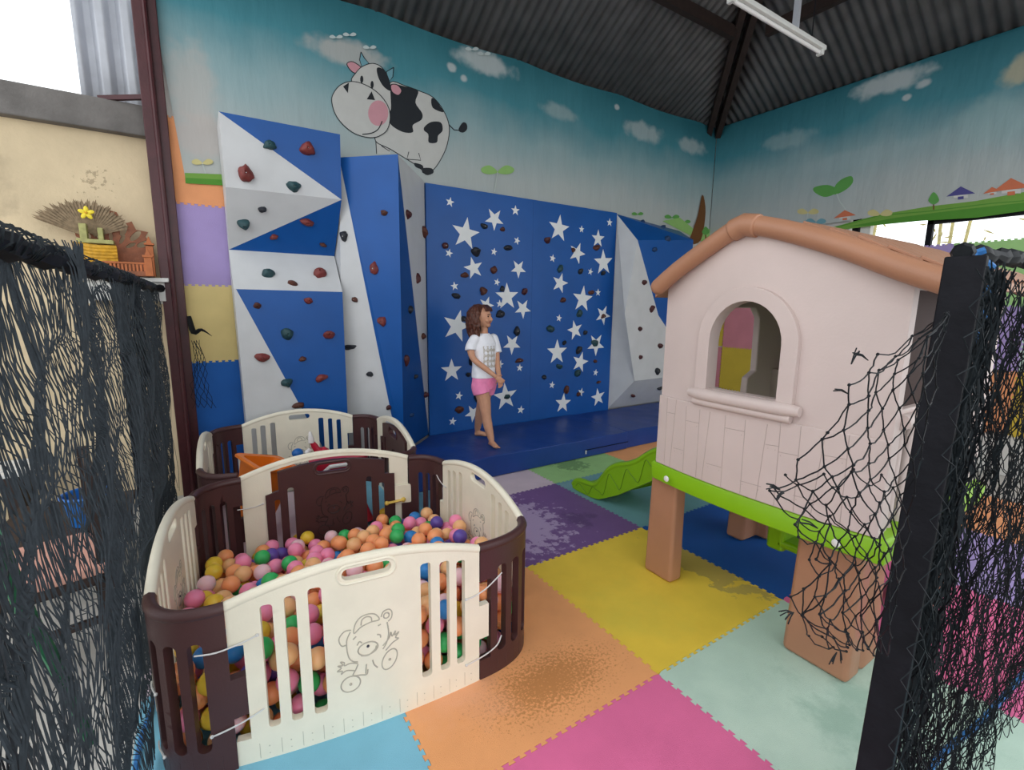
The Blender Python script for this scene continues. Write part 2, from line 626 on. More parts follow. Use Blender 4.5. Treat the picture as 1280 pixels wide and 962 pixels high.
FLOOR = [(-2, -1, 'sky', 'sky blue foam floor mat under the ball pit at the lower left'),
         (-1, -1, 'orange', 'orange foam floor mat with a gritty worn patch beside the ball pit'),
         (0, -1, 'yellow', 'yellow foam floor mat under the near playhouse leg'),
         (0, 0, 'purple', 'purple foam floor mat with flaking white wear'),
         (1, 0, 'teal', 'grey teal foam floor mat under the green slide'),
         (1, -1, 'navy', 'deep blue foam floor mat under the playhouse'),
         (0, -2, 'mint', 'pale mint foam floor mat in front of the playhouse'),
         (-1, -2, 'pink', 'pink foam floor mat at the bottom of the picture'),
         (0, 1, 'blush', 'pale pinkish foam floor mat against the navy crash mat'),
         (1, 1, 'green', 'scuffed light green foam floor mat against the navy crash mat'),
         (2, 1, 'orange', 'small visible orange foam floor mat between crash mat and playhouse'),
         (2, 0, 'teal', 'grey teal foam floor mat behind the green slide'),
         (-1, 0, 'sky', 'sky blue foam floor mat between the ball pit and the purple mat'),
         (-1, 1, 'sky', 'sky blue foam floor mat under the right side of the toy pen'),
         (1, -2, 'pink', 'pink foam floor mat seen through the right hand net'),
         (2, -1, 'mint', 'mint foam floor mat behind the playhouse legs'),
         (2, -2, 'lilac', 'lilac foam floor mat at the far right behind the net'),
         (3, -2, 'peach', 'peach foam floor mat by the right wall behind the net'),
         (3, -1, 'pink', 'pink foam floor mat by the right wall behind the playhouse'),
         (3, 0, 'green', 'green foam floor mat by the right wall beyond the slide'),
         (-2, 0, 'blush', 'pale pinkish foam floor mat under the left of the ball pit'),
         (-2, 1, 'blush', 'pale pinkish foam floor mat under the left of the toy pen'),
         (0, -3, 'sky', 'sky blue foam floor mat outside the right hand net'),
         (1, -3, 'mint', 'mint foam floor mat outside the right hand net')]
for i, k, c, lab in FLOOR:
    x0, x1 = max(i, -1.86), i + 1
    g = MB()
    P = clean(tile_outline(i, k, i + 1, k + 1), (i + .5, k + .5))
    if i == -2:
        P = [(max(x, -1.855), y) for x, y in P]
        Q = []
        for p in P:
            if p[0] > -1.854 or not Q or Q[-1][0] > -1.854:
                Q.append(p)
            else:
                Q[-1] = p if len(Q) > 1 and Q[-2][0] <= -1.854 else Q[-1]
                if Q[-1] != p:
                    Q.append(p)
        P = Q
    g.prism(P, lambda x, y, d: (x, y, d), -.025, 0)
    m = mat('foam_floor_%s' % c, TC[c], .72, .07, 5, .25, 300, spec=.3)
    if (i, k) == (0, 0):
        blotch(m, 'b29cc0', (.16, .52, 0), .80, .52, .57, 13)
        blotch(m, '57406c', (.7, .35, 0), .4, .6, .75, 5, amount=.6)
    if (i, k) == (-1, -1):
        blotch(m, 'b07338', (-.42, -.78, 0), .58, .58, .70, 85, (.9, 1.8, 1), .65, 3)
        blotch(m, 'f0b08a', (-.8, -.65, 0), .35, .5, .8, 4, amount=.6)
    if (i, k) == (0, -1):
        blotch(m, 'b9a055', (.93, -.52, 0), .48, .50, .54, 8, (2.0, .8, 1), .85)
        blotch(m, 'd6c64e', (.2, -.6, 0), .5, .5, .9, 3, amount=.6)
    if c == 'green' and i == 1:
        blotch(m, '6a8f5c', (1.45, 1.32, 0), .35, .55, .62, 18, amount=.8)
    if c == 'mint' and i == 0:
        blotch(m, 'c9dccb', (.1, -1.4, 0), .6, .5, .9, 5, amount=.7)
        blotch(m, '93b5a4', (.5, -1.6, 0), .7, .6, .8, 7, amount=.6)
    if c == 'teal' and i == 1:
        blotch(m, '8fb0b4', (1.2, .75, 0), .5, .5, .8, 7, amount=.7)
    tag(g.build('foam_floor_mat', m, smooth=False), lab, 'floor mat', 'interlocking foam floor mats')

WT = .615
for z0, c, lab in ((-.155, 'navy', 'lowest blue foam tile on the wall by the red post'), (.46, 'blue', 'blue foam wall tile between the red post and climbing wall'),
                   (1.075, 'cream', 'pale yellow foam wall tile between the red post and climbing wall'),
                   (1.69, 'lilac', 'lilac foam wall tile between the red post and climbing wall'),
                   (2.305, 'peach', 'peach foam wall tile under the left end of the banner')):
    g = MB()
    P = [(max(-1.70, x), max(.0, z)) for x, z in clean(tile_outline(-1.90, z0, -1.90 + WT, z0 + WT), (-1.6, z0 + .3))]
    Q = [P[0]]
    for p in P[1:]:
        if (p[0] - Q[-1][0]) ** 2 + (p[1] - Q[-1][1]) ** 2 > 1e-8:
            Q.append(p)
    if z0 < 0:
        Q = [(-1.70, .004), (-1.29, .004), (-1.29, z0 + WT - .012), (-1.70, z0 + WT - .012)]
    elif True:
        Q2 = []
        for p in Q:
            if p[0] > -1.699 or len(Q2) < 1 or Q2[-1][0] > -1.699 or p is Q[-1]:
                Q2.append(p)
        Q = Q2
    g.prism(Q, lambda x, y, d: (x, YB + d, y), -.012, .006)
    tag(g.build('foam_wall_tile', foam_mat(c), smooth=False), lab, 'wall tile', 'foam tiles on the back wall')
cols = ['yellow', 'rose', 'mustard', 'rose', 'green', 'lilac', 'peach', 'sky', 'pink', 'mint']
pat = {(0, 0): 'rose', (0, 1): 'mustard', (0, 2): 'rose', (1, 0): 'navy', (1, 1): 'mustard', (1, 2): 'rose', (2, 0): 'green', (2, 1): 'rose', (2, 2): 'mustard',
       (3, 0): 'lilac', (3, 1): 'peach', (3, 2): 'sky', (4, 0): 'pink', (4, 1): 'green', (4, 2): 'lilac', (5, 0): 'peach', (5, 1): 'lilac', (5, 2): 'green',
       (6, 0): 'mustard', (6, 1): 'mint', (6, 2): 'peach', (7, 0): 'lilac', (7, 1): 'blue', (7, 2): 'mint'}
pat[(1, 0)] = 'mustard'; pat[(1, 1)] = 'rose'; pat[(1, 2)] = 'mustard'; pat[(0, 0)] = 'rose'; pat[(0, 1)] = 'mustard'; pat[(0, 2)] = 'rose'
ordn = ['corner', 'second', 'third', 'fourth', 'fifth', 'sixth', 'seventh', 'eighth', 'ninth']
rown = ['lower', 'middle', 'upper']
for (i, j), c in pat.items():
    y1 = 2.09 + .36 - i * .62 if i == 0 else 2.09 - (i - 1) * .62
    y0 = 2.09 - i * .62
    z0 = .37 + j * .62
    g = MB()
    P = clean(tile_outline(y0, z0, y0 + .62, z0 + .62), (y0 + .31, z0 + .31))
    if i == 0:
        Q = []
        for p in [(min(2.435, a), b) for a, b in P]:
            if p[0] < 2.434 or not Q or Q[-1][0] < 2.434:
                Q.append(p)
        Q.append((2.435, z0 + .60))
        P = [p for k, p in enumerate(Q) if k == 0 or p != Q[k - 1]]
        P = [(y0, z0 + .01), (2.43, z0 + .01), (2.43, z0 + .61), (y0, z0 + .61)]
    g.prism(P, lambda x, y, d: (XR + d, x, y), 0.0, .016)
    tag(g.build('foam_wall_tile', foam_mat(c), smooth=False),
        '%s foam tile on the right wall, %s row, %s column from the corner' % (c, rown[j], ordn[i]), 'wall tile', 'foam tiles on the right wall')

# ------------------------------------------------------------------ printed banners
def banner_mat(name, axis, clouds):
    m = bpy.data.materials.new(name)
    m.use_nodes = True
    nt = m.node_tree
    b = nt.nodes['Principled BSDF']
    b.inputs['Roughness'].default_value = .55
    b.inputs['Specular IOR Level'].default_value = .25
    gm = nt.nodes.new('ShaderNodeNewGeometry')
    sp = nt.nodes.new('ShaderNodeSeparateXYZ')
    nt.links.new(gm.outputs['Position'], sp.inputs[0])
    nz = nt.nodes.new('ShaderNodeTexNoise'); nz.inputs['Scale'].default_value = 1.6; nz.inputs['Detail'].default_value = 6
    nt.links.new(gm.outputs['Position'], nz.inputs['Vector'])
    mm = nt.nodes.new('ShaderNodeMath'); mm.operation = 'MULTIPLY_ADD'
    mm.inputs[1].default_value = .5
    nt.links.new(nz.outputs['Fac'], mm.inputs[0]); nt.links.new(sp.outputs['Z'], mm.inputs[2])
    mr = nt.nodes.new('ShaderNodeMapRange')
    mr.inputs['From Min'].default_value = 2.75; mr.inputs['From Max'].default_value = 4.4
    nt.links.new(mm.outputs[0], mr.inputs['Value'])
    rp = nt.nodes.new('ShaderNodeValToRGB')
    cr = rp.color_ramp
    cr.elements[0].position = .0; cr.elements[0].color = (*srgb('b3b5b0'), 1)
    cr.elements[1].position = 1; cr.elements[1].color = (*srgb('2a6773'), 1)
    for p, c in ((.25, 'a8b1b0'), (.5, '8aa5a9'), (.72, '468591')):
        e = cr.elements.new(p); e.color = (*srgb(c), 1)
    nt.links.new(mr.outputs[0], rp.inputs['Fac'])
    last = rp.outputs['Color']
    for (a, z, ra, rz, col, amt) in clouds:
        sub = nt.nodes.new('ShaderNodeVectorMath'); sub.operation = 'SUBTRACT'
        sub.inputs[1].default_value = (a, 0, z) if axis == 0 else (0, a, z)
        nt.links.new(gm.outputs['Position'], sub.inputs[0])
        mu = nt.nodes.new('ShaderNodeVectorMath'); mu.operation = 'MULTIPLY'
        mu.inputs[1].default_value = (1 / ra, 0, 1 / rz) if axis == 0 else (0, 1 / ra, 1 / rz)
        nt.links.new(sub.outputs[0], mu.inputs[0])
        ln = nt.nodes.new('ShaderNodeVectorMath'); ln.operation = 'LENGTH'
        nt.links.new(mu.outputs[0], ln.inputs[0])
        n = nt.nodes.new('ShaderNodeTexNoise'); n.inputs['Scale'].default_value = 7; n.inputs['Detail'].default_value = 4
        nt.links.new(gm.outputs['Position'], n.inputs['Vector'])
        ad = nt.nodes.new('ShaderNodeMath'); ad.operation = 'ADD'
        nt.links.new(ln.outputs['Value'], ad.inputs[0]); nt.links.new(n.outputs['Fac'], ad.inputs[1])
        f = nt.nodes.new('ShaderNodeMapRange'); f.interpolation_type = 'SMOOTHSTEP'
        f.inputs['From Min'].default_value = 1.55; f.inputs['From Max'].default_value = .95
        f.inputs['To Max'].default_value = amt
        nt.links.new(ad.outputs[0], f.inputs['Value'])
        mx = nt.nodes.new('ShaderNodeMix'); mx.data_type = 'RGBA'
        nt.links.new(f.outputs[0], mx.inputs['Factor']); nt.links.new(last, mx.inputs[6])
        mx.inputs[7].default_value = (*srgb(col), 1)
        last = mx.outputs[2]
    nt.links.new(last, b.inputs['Base Color'])
    # cloth wrinkles
    wv = nt.nodes.new('ShaderNodeTexNoise'); wv.inputs['Scale'].default_value = 1.0; wv.inputs['Detail'].default_value = 4
    mp = nt.nodes.new('ShaderNodeMapping'); mp.inputs['Scale'].default_value = (5, 5, 1.2); mp.inputs['Rotation'].default_value = (.0, .5, 0)
    nt.links.new(gm.outputs['Position'], mp.inputs['Vector']); nt.links.new(mp.outputs[0], wv.inputs['Vector'])
    bp = nt.nodes.new('ShaderNodeBump'); bp.inputs['Strength'].default_value = .35; bp.inputs['Distance'].default_value = .05
    nt.links.new(wv.outputs['Fac'], bp.inputs['Height']); nt.links.new(bp.outputs['Normal'], b.inputs['Normal'])
    return m


PR = {}
for k, c in dict(white='bdbdb9', black='23272c', pink='c48f98', horn='6c9aa6', green='6f9c40', dkgreen='4e8a2c', lgreen='8db86a', yellow='c7bd84', roof='c8704f',
                 purple='4d4a86', dbrown='6b4522', lgrey='b9c3bd', leaf='5c9c4c', wall='c9c8c2', pale='b9c6c6').items():
    PR[k] = mat('print_' + k, c, .55, .05, 10, spec=.25)
PK = list(PR)


class Prints:
    """Flat printed pictures on a banner, laid in thin ink layers on its face."""
    def __init__(self, pt):
        self.mb = MB(); self.pt = pt; self.k = 1; self.out = []

    def cut(self, name):
        self.out.append((name, self.mb)); self.mb = MB()

    def place(self, parent):
        for n, mb in self.out:
            if mb.f:
                mb.build(n, [PR[k] for k in PK], parent, smooth=False)

    def poly(self, P, c):
        k = self.k * .00025; self.k += 1
        self.mb.mi = PK.index(c)
        self.mb.decal(P, lambda u, v: self.pt(u, v, k))

    def line(self, P, w, c):
        P = [Vector(p) for p in P]
        L, R = [], []
        for i, p in enumerate(P):
            d = (P[min(i + 1, len(P) - 1)] - P[max(0, i - 1)]).normalized()
            s = Vector((-d.y, d.x)) * w / 2
            L.append(p + s); R.append(p - s)
        for i in range(len(P) - 1):
            self.poly([tuple(L[i]), tuple(L[i + 1]), tuple(R[i + 1]), tuple(R[i])], c)
            self.k -= 1
        self.k += 1


YF = YB - .014                       # face of the back banner


def zp(x, y):                       # zoom-tile coordinates of the cow drawing -> photo pixel
    return (240 + x / 3.007, y / 3.007)


pr = Prints(lambda u, v, k: onY(u, v, YF - k))
Z_ = lambda L: [zp(*p) for p in L]
sm = lambda L, cl=True: [(p.x, p.y) for p in smooth_line([(a, b, 0) for a, b in L], 4, cl)]
OUT = 3.2 / 3.007
body = sm([(745, 310), (800, 322), (850, 340), (905, 365), (945, 415), (967, 475), (960, 540), (940, 590), (910, 635), (880, 650), (850, 625), (810, 600), (745, 560), (690, 530), (700, 480), (735, 400)])
muz = sm([(525, 375), (535, 345), (560, 318), (600, 306), (650, 318), (700, 350), (735, 395), (745, 440), (735, 485), (710, 508), (680, 517), (640, 512), (600, 495), (560, 460), (535, 420)])
head = sm([(600, 305), (615, 275), (640, 250), (680, 238), (715, 255), (740, 300), (748, 360), (745, 420), (700, 400), (640, 340)])
for poly, c in (([(860, 600), (905, 630), (905, 650), (880, 657), (865, 648)], 'black'),):
    pr.poly(Z_(poly), c)
pr.poly(Z_([(690, 510), (745, 545), (745, 578), (695, 578)]), 'white'); pr.line(Z_([(690, 515), (694, 578)]), OUT, 'black'); pr.line(Z_([(690, 518), (715, 550), (742, 568), (745, 542)]), OUT, 'black')
pr.poly(Z_(body), 'white'); pr.line(Z_(body + body[:1]), OUT, 'black')
pr.poly(Z_(sm([(748, 316), (800, 325), (850, 340), (840, 385), (865, 425), (862, 450), (830, 470), (830, 497), (790, 495), (745, 465), (738, 420), (745, 360)])), 'black')
pr.poly(Z_(sm([(900, 370), (915, 375), (932, 398), (945, 422), (905, 405)])), 'black')
pr.poly(Z_(sm([(875, 475), (900, 458), (935, 460), (942, 490), (925, 510), (920, 535), (890, 535), (888, 505), (872, 490)])), 'black')
pr.poly(Z_(sm([(835, 612), (865, 620), (868, 636), (842, 628)])), 'black'); pr.poly(Z_(sm([(868, 632), (900, 632), (908, 648), (885, 658), (868, 648)])), 'black')
pr.line(Z_([(815, 570), (808, 598), (860, 602), (852, 575)]), OUT, 'black')
pr.line(Z_([(965, 468), (985, 488), (1005, 490)]), OUT * 1.2, 'black'); pr.poly(Z_(sm([(1003, 482), (1018, 460), (1032, 465), (1034, 485), (1020, 498), (1005, 494)])), 'black')
for e in ([(582, 240), (605, 232), (640, 258), (625, 276), (600, 268)], [(748, 320), (770, 318), (788, 340), (775, 358), (752, 345)]):
    pr.poly(Z_(sm(e)), 'pink'); pr.line(Z_(sm(e) + sm(e)[:1]), OUT, 'black')
for e in ([(635, 195), (648, 218), (665, 238), (638, 250), (630, 225)], [(758, 253), (755, 288), (740, 308), (730, 270)]):
    pr.poly(Z_(e), 'horn'); pr.line(Z_(e + e[:1]), OUT, 'black')
pr.poly(Z_(head), 'white'); pr.line(Z_(head + head[:1]), OUT, 'black')
pr.poly(Z_(sm([(695, 256), (715, 258), (738, 290), (747, 340), (720, 325), (700, 290)])), 'black')
pr.poly(Z_(muz), 'white'); pr.line(Z_(muz + muz[:1]), OUT, 'black')
pr.poly(Z_(ell(700, 425, 38, 48)), 'pink')
for e in (ell(638, 298, 6, 14), ell(677, 318, 6, 14)):
    pr.poly(Z_(e), 'black')
pr.poly(Z_([(568, 325), (590, 310), (586, 350)]), 'black'); pr.poly(Z_([(657, 373), (675, 343), (688, 376)]), 'black')
pr.line(Z_(sm([(640, 505), (675, 500), (700, 485), (715, 455)], False)), OUT * 1.3, 'black')
pr.cut('cow_picture')
def leafpair(p, x, y, s, c, stem=None):
    for sg in (-1, 1):
        p.poly(sm([(x, y), (x + sg * s * .5, y - s * .42), (x + sg * s, y - s * .25), (x + sg * s * .95, y + s * .02), (x + sg * s * .5, y + s * .14)]), c)
    if stem:
        p.line([(x, y), stem], 1.2, 'lgrey')
    p.cut('leaf_picture')
def tree(p, x, y, h):
    p.line([(x, y), (x, y - h * .4)], 1.6, 'dbrown')
    p.poly(sm([(x, y - h * .3), (x - h * .3, y - h * .5), (x - h * .18, y - h * .8), (x, y - h), (x + h * .22, y - h * .8), (x + h * .3, y - h * .5)]), 'leaf')
    p.cut('tree_picture')
def house_pic(p, x, y, w, c, tilt=0):
    p.poly([(x - w * .25, y + w * .08 - tilt * -.25), (x + w * .25, y + w * .08), (x + w * .25, y + w * .2), (x - w * .25, y + w * .2)], 'wall')
    p.poly([(x - w / 2, y + w * .1 + tilt), (x, y - w * .2), (x + w / 2, y + w * .1 - tilt)], c)
    p.poly([(x - w * .1, y + w * .16), (x + w * .1, y + w * .14), (x + w * .1, y + w * .24), (x - w * .1, y + w * .26)], c)
    p.cut('house_picture')
pr.poly([(231, 216), (285, 218), (285, 231), (232, 229)], 'green'); pr.poly([(232, 222), (285, 225), (285, 232), (232, 229)], 'dkgreen'); pr.cut('grass_picture')
leafpair(pr, 253, 204, 13, 'yellow', (257, 217))
leafpair(pr, 622, 215, 20, 'lgreen', (618, 240))
for x, y, s in ((797, 268, 7), (840, 272, 9), (855, 278, 8)):
    leafpair(pr, x, y, s, 'leaf')
pr.poly([(828, 276), (850, 272), (872, 290), (895, 284), (900, 292), (878, 302)], 'lgreen'); pr.cut('leaf_picture')
pr.poly(sm([(878, 243), (882, 265), (876, 300), (862, 302), (872, 270)]), 'dbrown'); pr.cut('trunk_picture')
tree(pr, 882, 298, 15); house_pic(pr, 892, 296, 22, 'roof')
for x, y in ((420, 47), (437, 44), (462, 60), (590, 62), (605, 68)):
    leafpair(pr, x, y, 8, 'pale')
CB = []
def cl(u, v, ru, rz, col='c2c8c8', amt=.75):
    p = onY(u, v, YF); CB.append((p.x, p.z, ru, rz, col, amt))
cl(437, 66, .42, .13, 'b7b3ae', .75); cl(605, 78, .4, .13); cl(700, 140, .3, .1, '9fb0b1', .6); cl(805, 165, .42, .14, 'aebabb', .7); cl(865, 183, .35, .12, 'aebabb', .7)
cl(565, 84, .06, .05); cl(580, 98, .05, .04); cl(771, 134, .05, .04); cl(250, 170, .25, .2, 'b9b1ac', .8); cl(240, 110, .2, .4, 'b5aea8', .6)
bt = thing('printed_banner', 'long printed sky banner with a cartoon cow above the climbing boards', 'banner', (1.7, YF, 2.5))
g = MB()
NB = 60
top = lambda x: ZE + .035 - .03 * abs(math.sin((x + 1.5) * 2.1)) * (1 if x < 4.8 else 0)
bot = lambda x: 2.49 + .1 * max(0, (x - 3) / 2)
vs = []
for i in range(NB + 1):
    x = -1.555 + (XR - .036 + 1.555) * i / NB
    xt = x - (.14 if i == 0 else .14 * (1 - i / NB) ** 6)
    vs += [(x, YF, bot(x)), (xt, YF, top(x)), (x, YF + .006, bot(x)), (xt, YF + .006, top(x))]
fs = []
for i in range(NB):
    a, b = 4 * i, 4 * i + 4
    fs += [(a, b, b + 1, a + 1), (a + 2, a + 3, b + 3, b + 2), (a, a + 2, b + 2, b), (a + 1, b + 1, b + 3, a + 3)]
g.add(vs, fs)
g.build('banner_cloth', banner_mat('sky_print_back', 0, CB), bt, smooth=False)
pr.place(bt)

XF = XR - .03
pr = Prints(lambda u, v, k: onX(u, v, XF - k))
CB2 = []
def cr_(u, v, ru, rz, col='c2c8c8', amt=.75):
    p = onX(u, v, XF); CB2.append((p.y, p.z, ru, rz, col, amt))
cr_(1112, 104, .42, .13); cr_(1155, 104, .08, .05); cr_(1133, 122, .05, .04); cr_(985, 175, .4, .13, '9fb3b5', .5); cr_(1275, 88, .16, .16, 'b9b196', .8); cr_(1060, 200, .8, .12, '9db1b3', .5); cr_(1250, 150, .4, .3, '94b0b1', .5)
# grass strip along the bottom edge (wider to the right)
bl, br = onX(1045, 283, XF), onX(1290, 246, XF)
pr.poly([(1040, 284), (1100, 268), (1160, 258), (1220, 251), (1290, 238), (1290, 262), (1220, 272), (1150, 276), (1100, 281), (1045, 288)], 'green')
pr.poly([(1060, 283), (1120, 272), (1200, 262), (1290, 252), (1290, 262), (1220, 272), (1150, 276), (1100, 281)], 'dkgreen')
pr.line([(1045, 284), (1100, 269), (1160, 264), (1240, 254), (1290, 250)], 1.2, 'dkgreen'); pr.cut('grass_picture')
# heart-leaved sprout
for P in ([(1042, 243), (1030, 246), (1018, 240), (1018, 234), (1034, 231), (1046, 236)], [(1042, 243), (1044, 232), (1052, 224), (1064, 220), (1066, 228), (1056, 238)]):
    pr.poly(sm(P), 'leaf')
pr.line(sm([(1046, 242), (1050, 252), (1056, 260), (1058, 268)], False), 1.3, 'lgrey'); pr.cut('sprout_picture')
leafpair(pr, 1010, 266, 13, 'yellow', (1008, 277))
leafpair(pr, 1100, 268, 15, 'yellow')
house_pic(pr, 1056, 268, 28, 'roof', 2); house_pic(pr, 1201, 240, 36, 'purple', 2); house_pic(pr, 1264, 232, 48, 'roof', 3); house_pic(pr, 1240, 238, 22, 'roof', 2)
tree(pr, 1167, 262, 22)
leafpair(pr, 1020, 278, 12, 'horn')
bt = thing('printed_banner', 'printed sky banner on the right wall with little houses and grass strip', 'banner', (XF, .3, 2.55))
g = MB()
vs = []
for i in range(NB + 1):
    y = YF - .006 - (YF + 2.38) * i / NB
    vs += [(XF, y, 2.60 - .02 * math.sin(y * 1.3)), (XF, y, ZE + .03 - .025 * abs(math.sin(y * 2.3))), (XF + .006, y, 2.60 - .02 * math.sin(y * 1.3)), (XF + .006, y, ZE + .03)]
g.add(vs, fs)
g.build('banner_cloth', banner_mat('sky_print_right', 1, CB2), bt, smooth=False)
pr.place(bt)

# ------------------------------------------------------------------ climbing walls
HC = {'red': ('7a3430', .5), 'brown': ('583024', .55), 'green': ('27474c', .5), 'dark': ('23262e', .5), 'maroon': ('4a2022', .5), 'navy': ('1c3c66', .5)}
for k, (c, r) in HC.items():
    M['hold_' + k] = mat('resin_hold_' + k, c, r, .3, 20, .3, 90)


def make_hold(parent, P, N, w, h, colour, seed, spin=0):
    rnd = random.Random(seed)
    N = N.normalized()
    up = Vector((0, 0, 1)) - N * N.z
    up = up.normalized() if up.length > .1 else Vector((0, 1, 0))
    side = up.cross(N).normalized()
    c, s = math.cos(spin), math.sin(spin)
    A, B = side * c + up * s, up * c - side * s
    kind = rnd.randrange(4)
    off = Vector((rnd.uniform(-9, 9), rnd.uniform(-9, 9), rnd.uniform(-9, 9)))
    vs, fs = ICO(3)
    out = []
    dep = .45 * min(w, h) + .012
    for p in vs:
        k = 1 + .28 * noise.noise(p * 1.3 + off) + .10 * noise.noise(p * 3.1 + off)
        x, y, z = p.x * w / 2 * k, p.y * h / 2 * k, max(p.z, -.05)
        if kind == 1:                        # wedge: wide top, narrow foot
            x *= 1 + .45 * p.y
        elif kind == 2:                      # jug lip
            z *= 1 + .5 * max(0, p.y)
            y += .12 * h * z
        elif kind == 3:
            x *= 1 - .3 * p.y
        r2 = p.x * p.x + p.y * p.y
        if p.z > 0 and r2 < .06:             # bolt recess
            z *= .72
        out.append(P + A * x + B * y + N * (z * dep * (1 + .2 * noise.noise(p * 2 + off))))
    mb = MB()
    mb.add(out, fs)
    mb.mi = 1
    q = P + N * dep * .74
    ring = [q + (A * math.cos(a) + B * math.sin(a)) * .006 for a in (2 * PI * i / 6 for i in range(6))]
    mb.loft([[p - N * .01 for p in ring], [p + N * .002 for p in ring]])
    return mb.build('climbing_hold', [M['hold_' + colour], M['bolt']], parent)


def place_holds(parent, mb, L, depth=None):
    bvh = BVHTree.FromPolygons([Vector(p) for p in mb.v], mb.f)
    for i, (u, v, wpx, hpx, c) in enumerate(L):
        d = ray(u, v)
        loc, nor, idx, dist = bvh.ray_cast(CAM, d.normalized())
        if loc is None:
            print('HOLD MISS', u, v); continue
        if nor.dot(d) > 0:
            nor = -nor
        depth_ = (loc - CAM).dot(RM @ Vector((0, 0, -1)))
        k = depth_ / FPX
        make_hold(parent, loc, nor, wpx * k * 1.08, hpx * k * 1.08, c, hash((u, v)) & 0xffff, random.uniform(-.4, .4))


def star_poly(cx, cy, R, rot, n=5, inner=.40):
    return [(cx + (R if i % 2 == 0 else R * inner) * math.sin(rot + PI * i / n), cy + (R if i % 2 == 0 else R * inner) * math.cos(rot + PI * i / n)) for i in range(2 * n)]


# --- star board
SX0, SX1, SZ0, SZ1, SY = .395, 2.965, .205, 2.725, 2.385
st = thing('climbing_board', 'wide blue climbing board painted with white stars behind the girl', 'climbing wall', (1.68, SY, SZ0), None)
g = MB()
for x0, x1 in ((SX0, 1.675), (1.677, SX1)):
    g.box(((x0 + x1) / 2, SY + .018, (SZ0 + SZ1) / 2 - .09), (x1 - x0, .034, SZ1 - SZ0 + .18))
board_mb = MB(); board_mb.v = list(g.v); board_mb.f = list(g.f); board_mb.m = list(g.m)
g.mi = 1
STARS = [(170, 130, 22, 10), (248, 288, 72, 8), (392, 215, 50, -35), (497, 172, 23, 0), (165, 385, 20, 15), (505, 323, 18, 20), (390, 378, 17, 10), (288, 460, 50, -15), (512, 463, 42, 35),
         (193, 550, 20, -10), (405, 530, 17, 15), (455, 603, 62, -2), (418, 638, 18, 0), (534, 663, 45, -40), (352, 645, 40, 20), (205, 750, 74, 15), (480, 840, 48, 38), (715, 262, 60, 5), (828, 266, 16, 0), (968, 232, 18, 0),
         (910, 313, 40, 0), (806, 385, 48, 20), (683, 411, 18, 10), (937, 432, 58, -5), (872, 478, 16, 15), (720, 535, 46, 15), (833, 615, 60, 5), (910, 582, 17, 0), (935, 695, 45, 25), (715, 710, 17, 10), (795, 770, 45, -15),
         (705, 880, 58, 0), (900, 842, 52, 35), (821, 930, 48, 15), (178, 972, 54, 0), (420, 940, 20, 15), (518, 958, 18, 5), (680, 1044, 17, 10), (898, 982, 16, 10), (447, 1102, 64, -5), (215, 1098, 20, 15), (183, 1226, 20, 10), (524, 1168, 20, 10),
         (285, 1185, 42, -30), (735, 1135, 46, 5), (825, 1080, 20, 20), (910, 1105, 42, -10)]
for x, y, R, rot in STARS:
    u, v = 520 + x / 4, 220 + y / 4
    p = onY(u, v, SY)
    k = (p - CAM).dot(RM @ Vector((0, 0, -1))) / FPX
    R_ = R / 4 * k * 1.12
    cx = max(SX0 + .02, min(SX1 - .02, p.x))
    P = [(max(SX0, min(SX1, a)), max(SZ0, min(SZ1, b))) for a, b in star_poly(p.x, p.z, R_, math.radians(rot))]
    g.prism(P, lambda a, b, d: (a, SY + d, b), -.0015, .001)
g.build('board', [M['bb'], M['star']], st, smooth=False)
HS = [(340, 252, 9, 6, 'dark'), (432, 265, 6, 5, 'brown'), (145, 348, 8, 7, 'maroon'), (297, 380, 11, 9, 'dark'), (460, 357, 11, 6, 'dark'), (655, 322, 8, 7, 'maroon'), (388, 470, 8, 9, 'brown'), (243, 494, 10, 6, 'brown'), (335, 577, 9, 10, 'brown'),
      (430, 563, 6, 7, 'dark'), (540, 578, 7, 8, 'maroon'), (200, 600, 11, 6, 'dark'), (785, 370, 5, 5, 'brown'), (902, 360, 9, 6, 'brown'), (720, 462, 7, 10, 'green'), (820, 478, 6, 7, 'dark'), (935, 485, 7, 5, 'dark'), (733, 618, 8, 6, 'brown'),
      (875, 582, 9, 5, 'brown'), (816, 685, 7, 9, 'green'), (935, 700, 7, 5, 'brown'), (238, 715, 7, 6, 'dark'), (420, 688, 11, 9, 'dark'), (502, 775, 8, 11, 'dark'), (670, 763, 11, 8, 'green'), (843, 783, 5, 5, 'dark'), (892, 835, 9, 8, 'green'),
      (740, 834, 5, 5, 'dark'), (812, 870, 7, 9, 'dark'), (405, 870, 9, 8, 'maroon'), (515, 921, 11, 5, 'brown'), (895, 925, 5, 4, 'brown'), (275, 925, 6, 10, 'dark'), (715, 952, 9, 5, 'green'), (640, 1004, 6, 5, 'dark'), (805, 985, 8, 8, 'green'),
      (912, 1030, 7, 3, 'brown'), (750, 1068, 7, 10, 'brown'), (810, 1090, 5, 5, 'brown'), (455, 1103, 8, 6, 'green'), (302, 1105, 6, 11, 'dark'), (260, 992, 6, 5, 'dark'), (218, 1167, 11, 8, 'brown')]
place_holds(st, board_mb, [(520 + x / 4, 220 + y / 4, w, h, c) for x, y, w, h, c in HS])

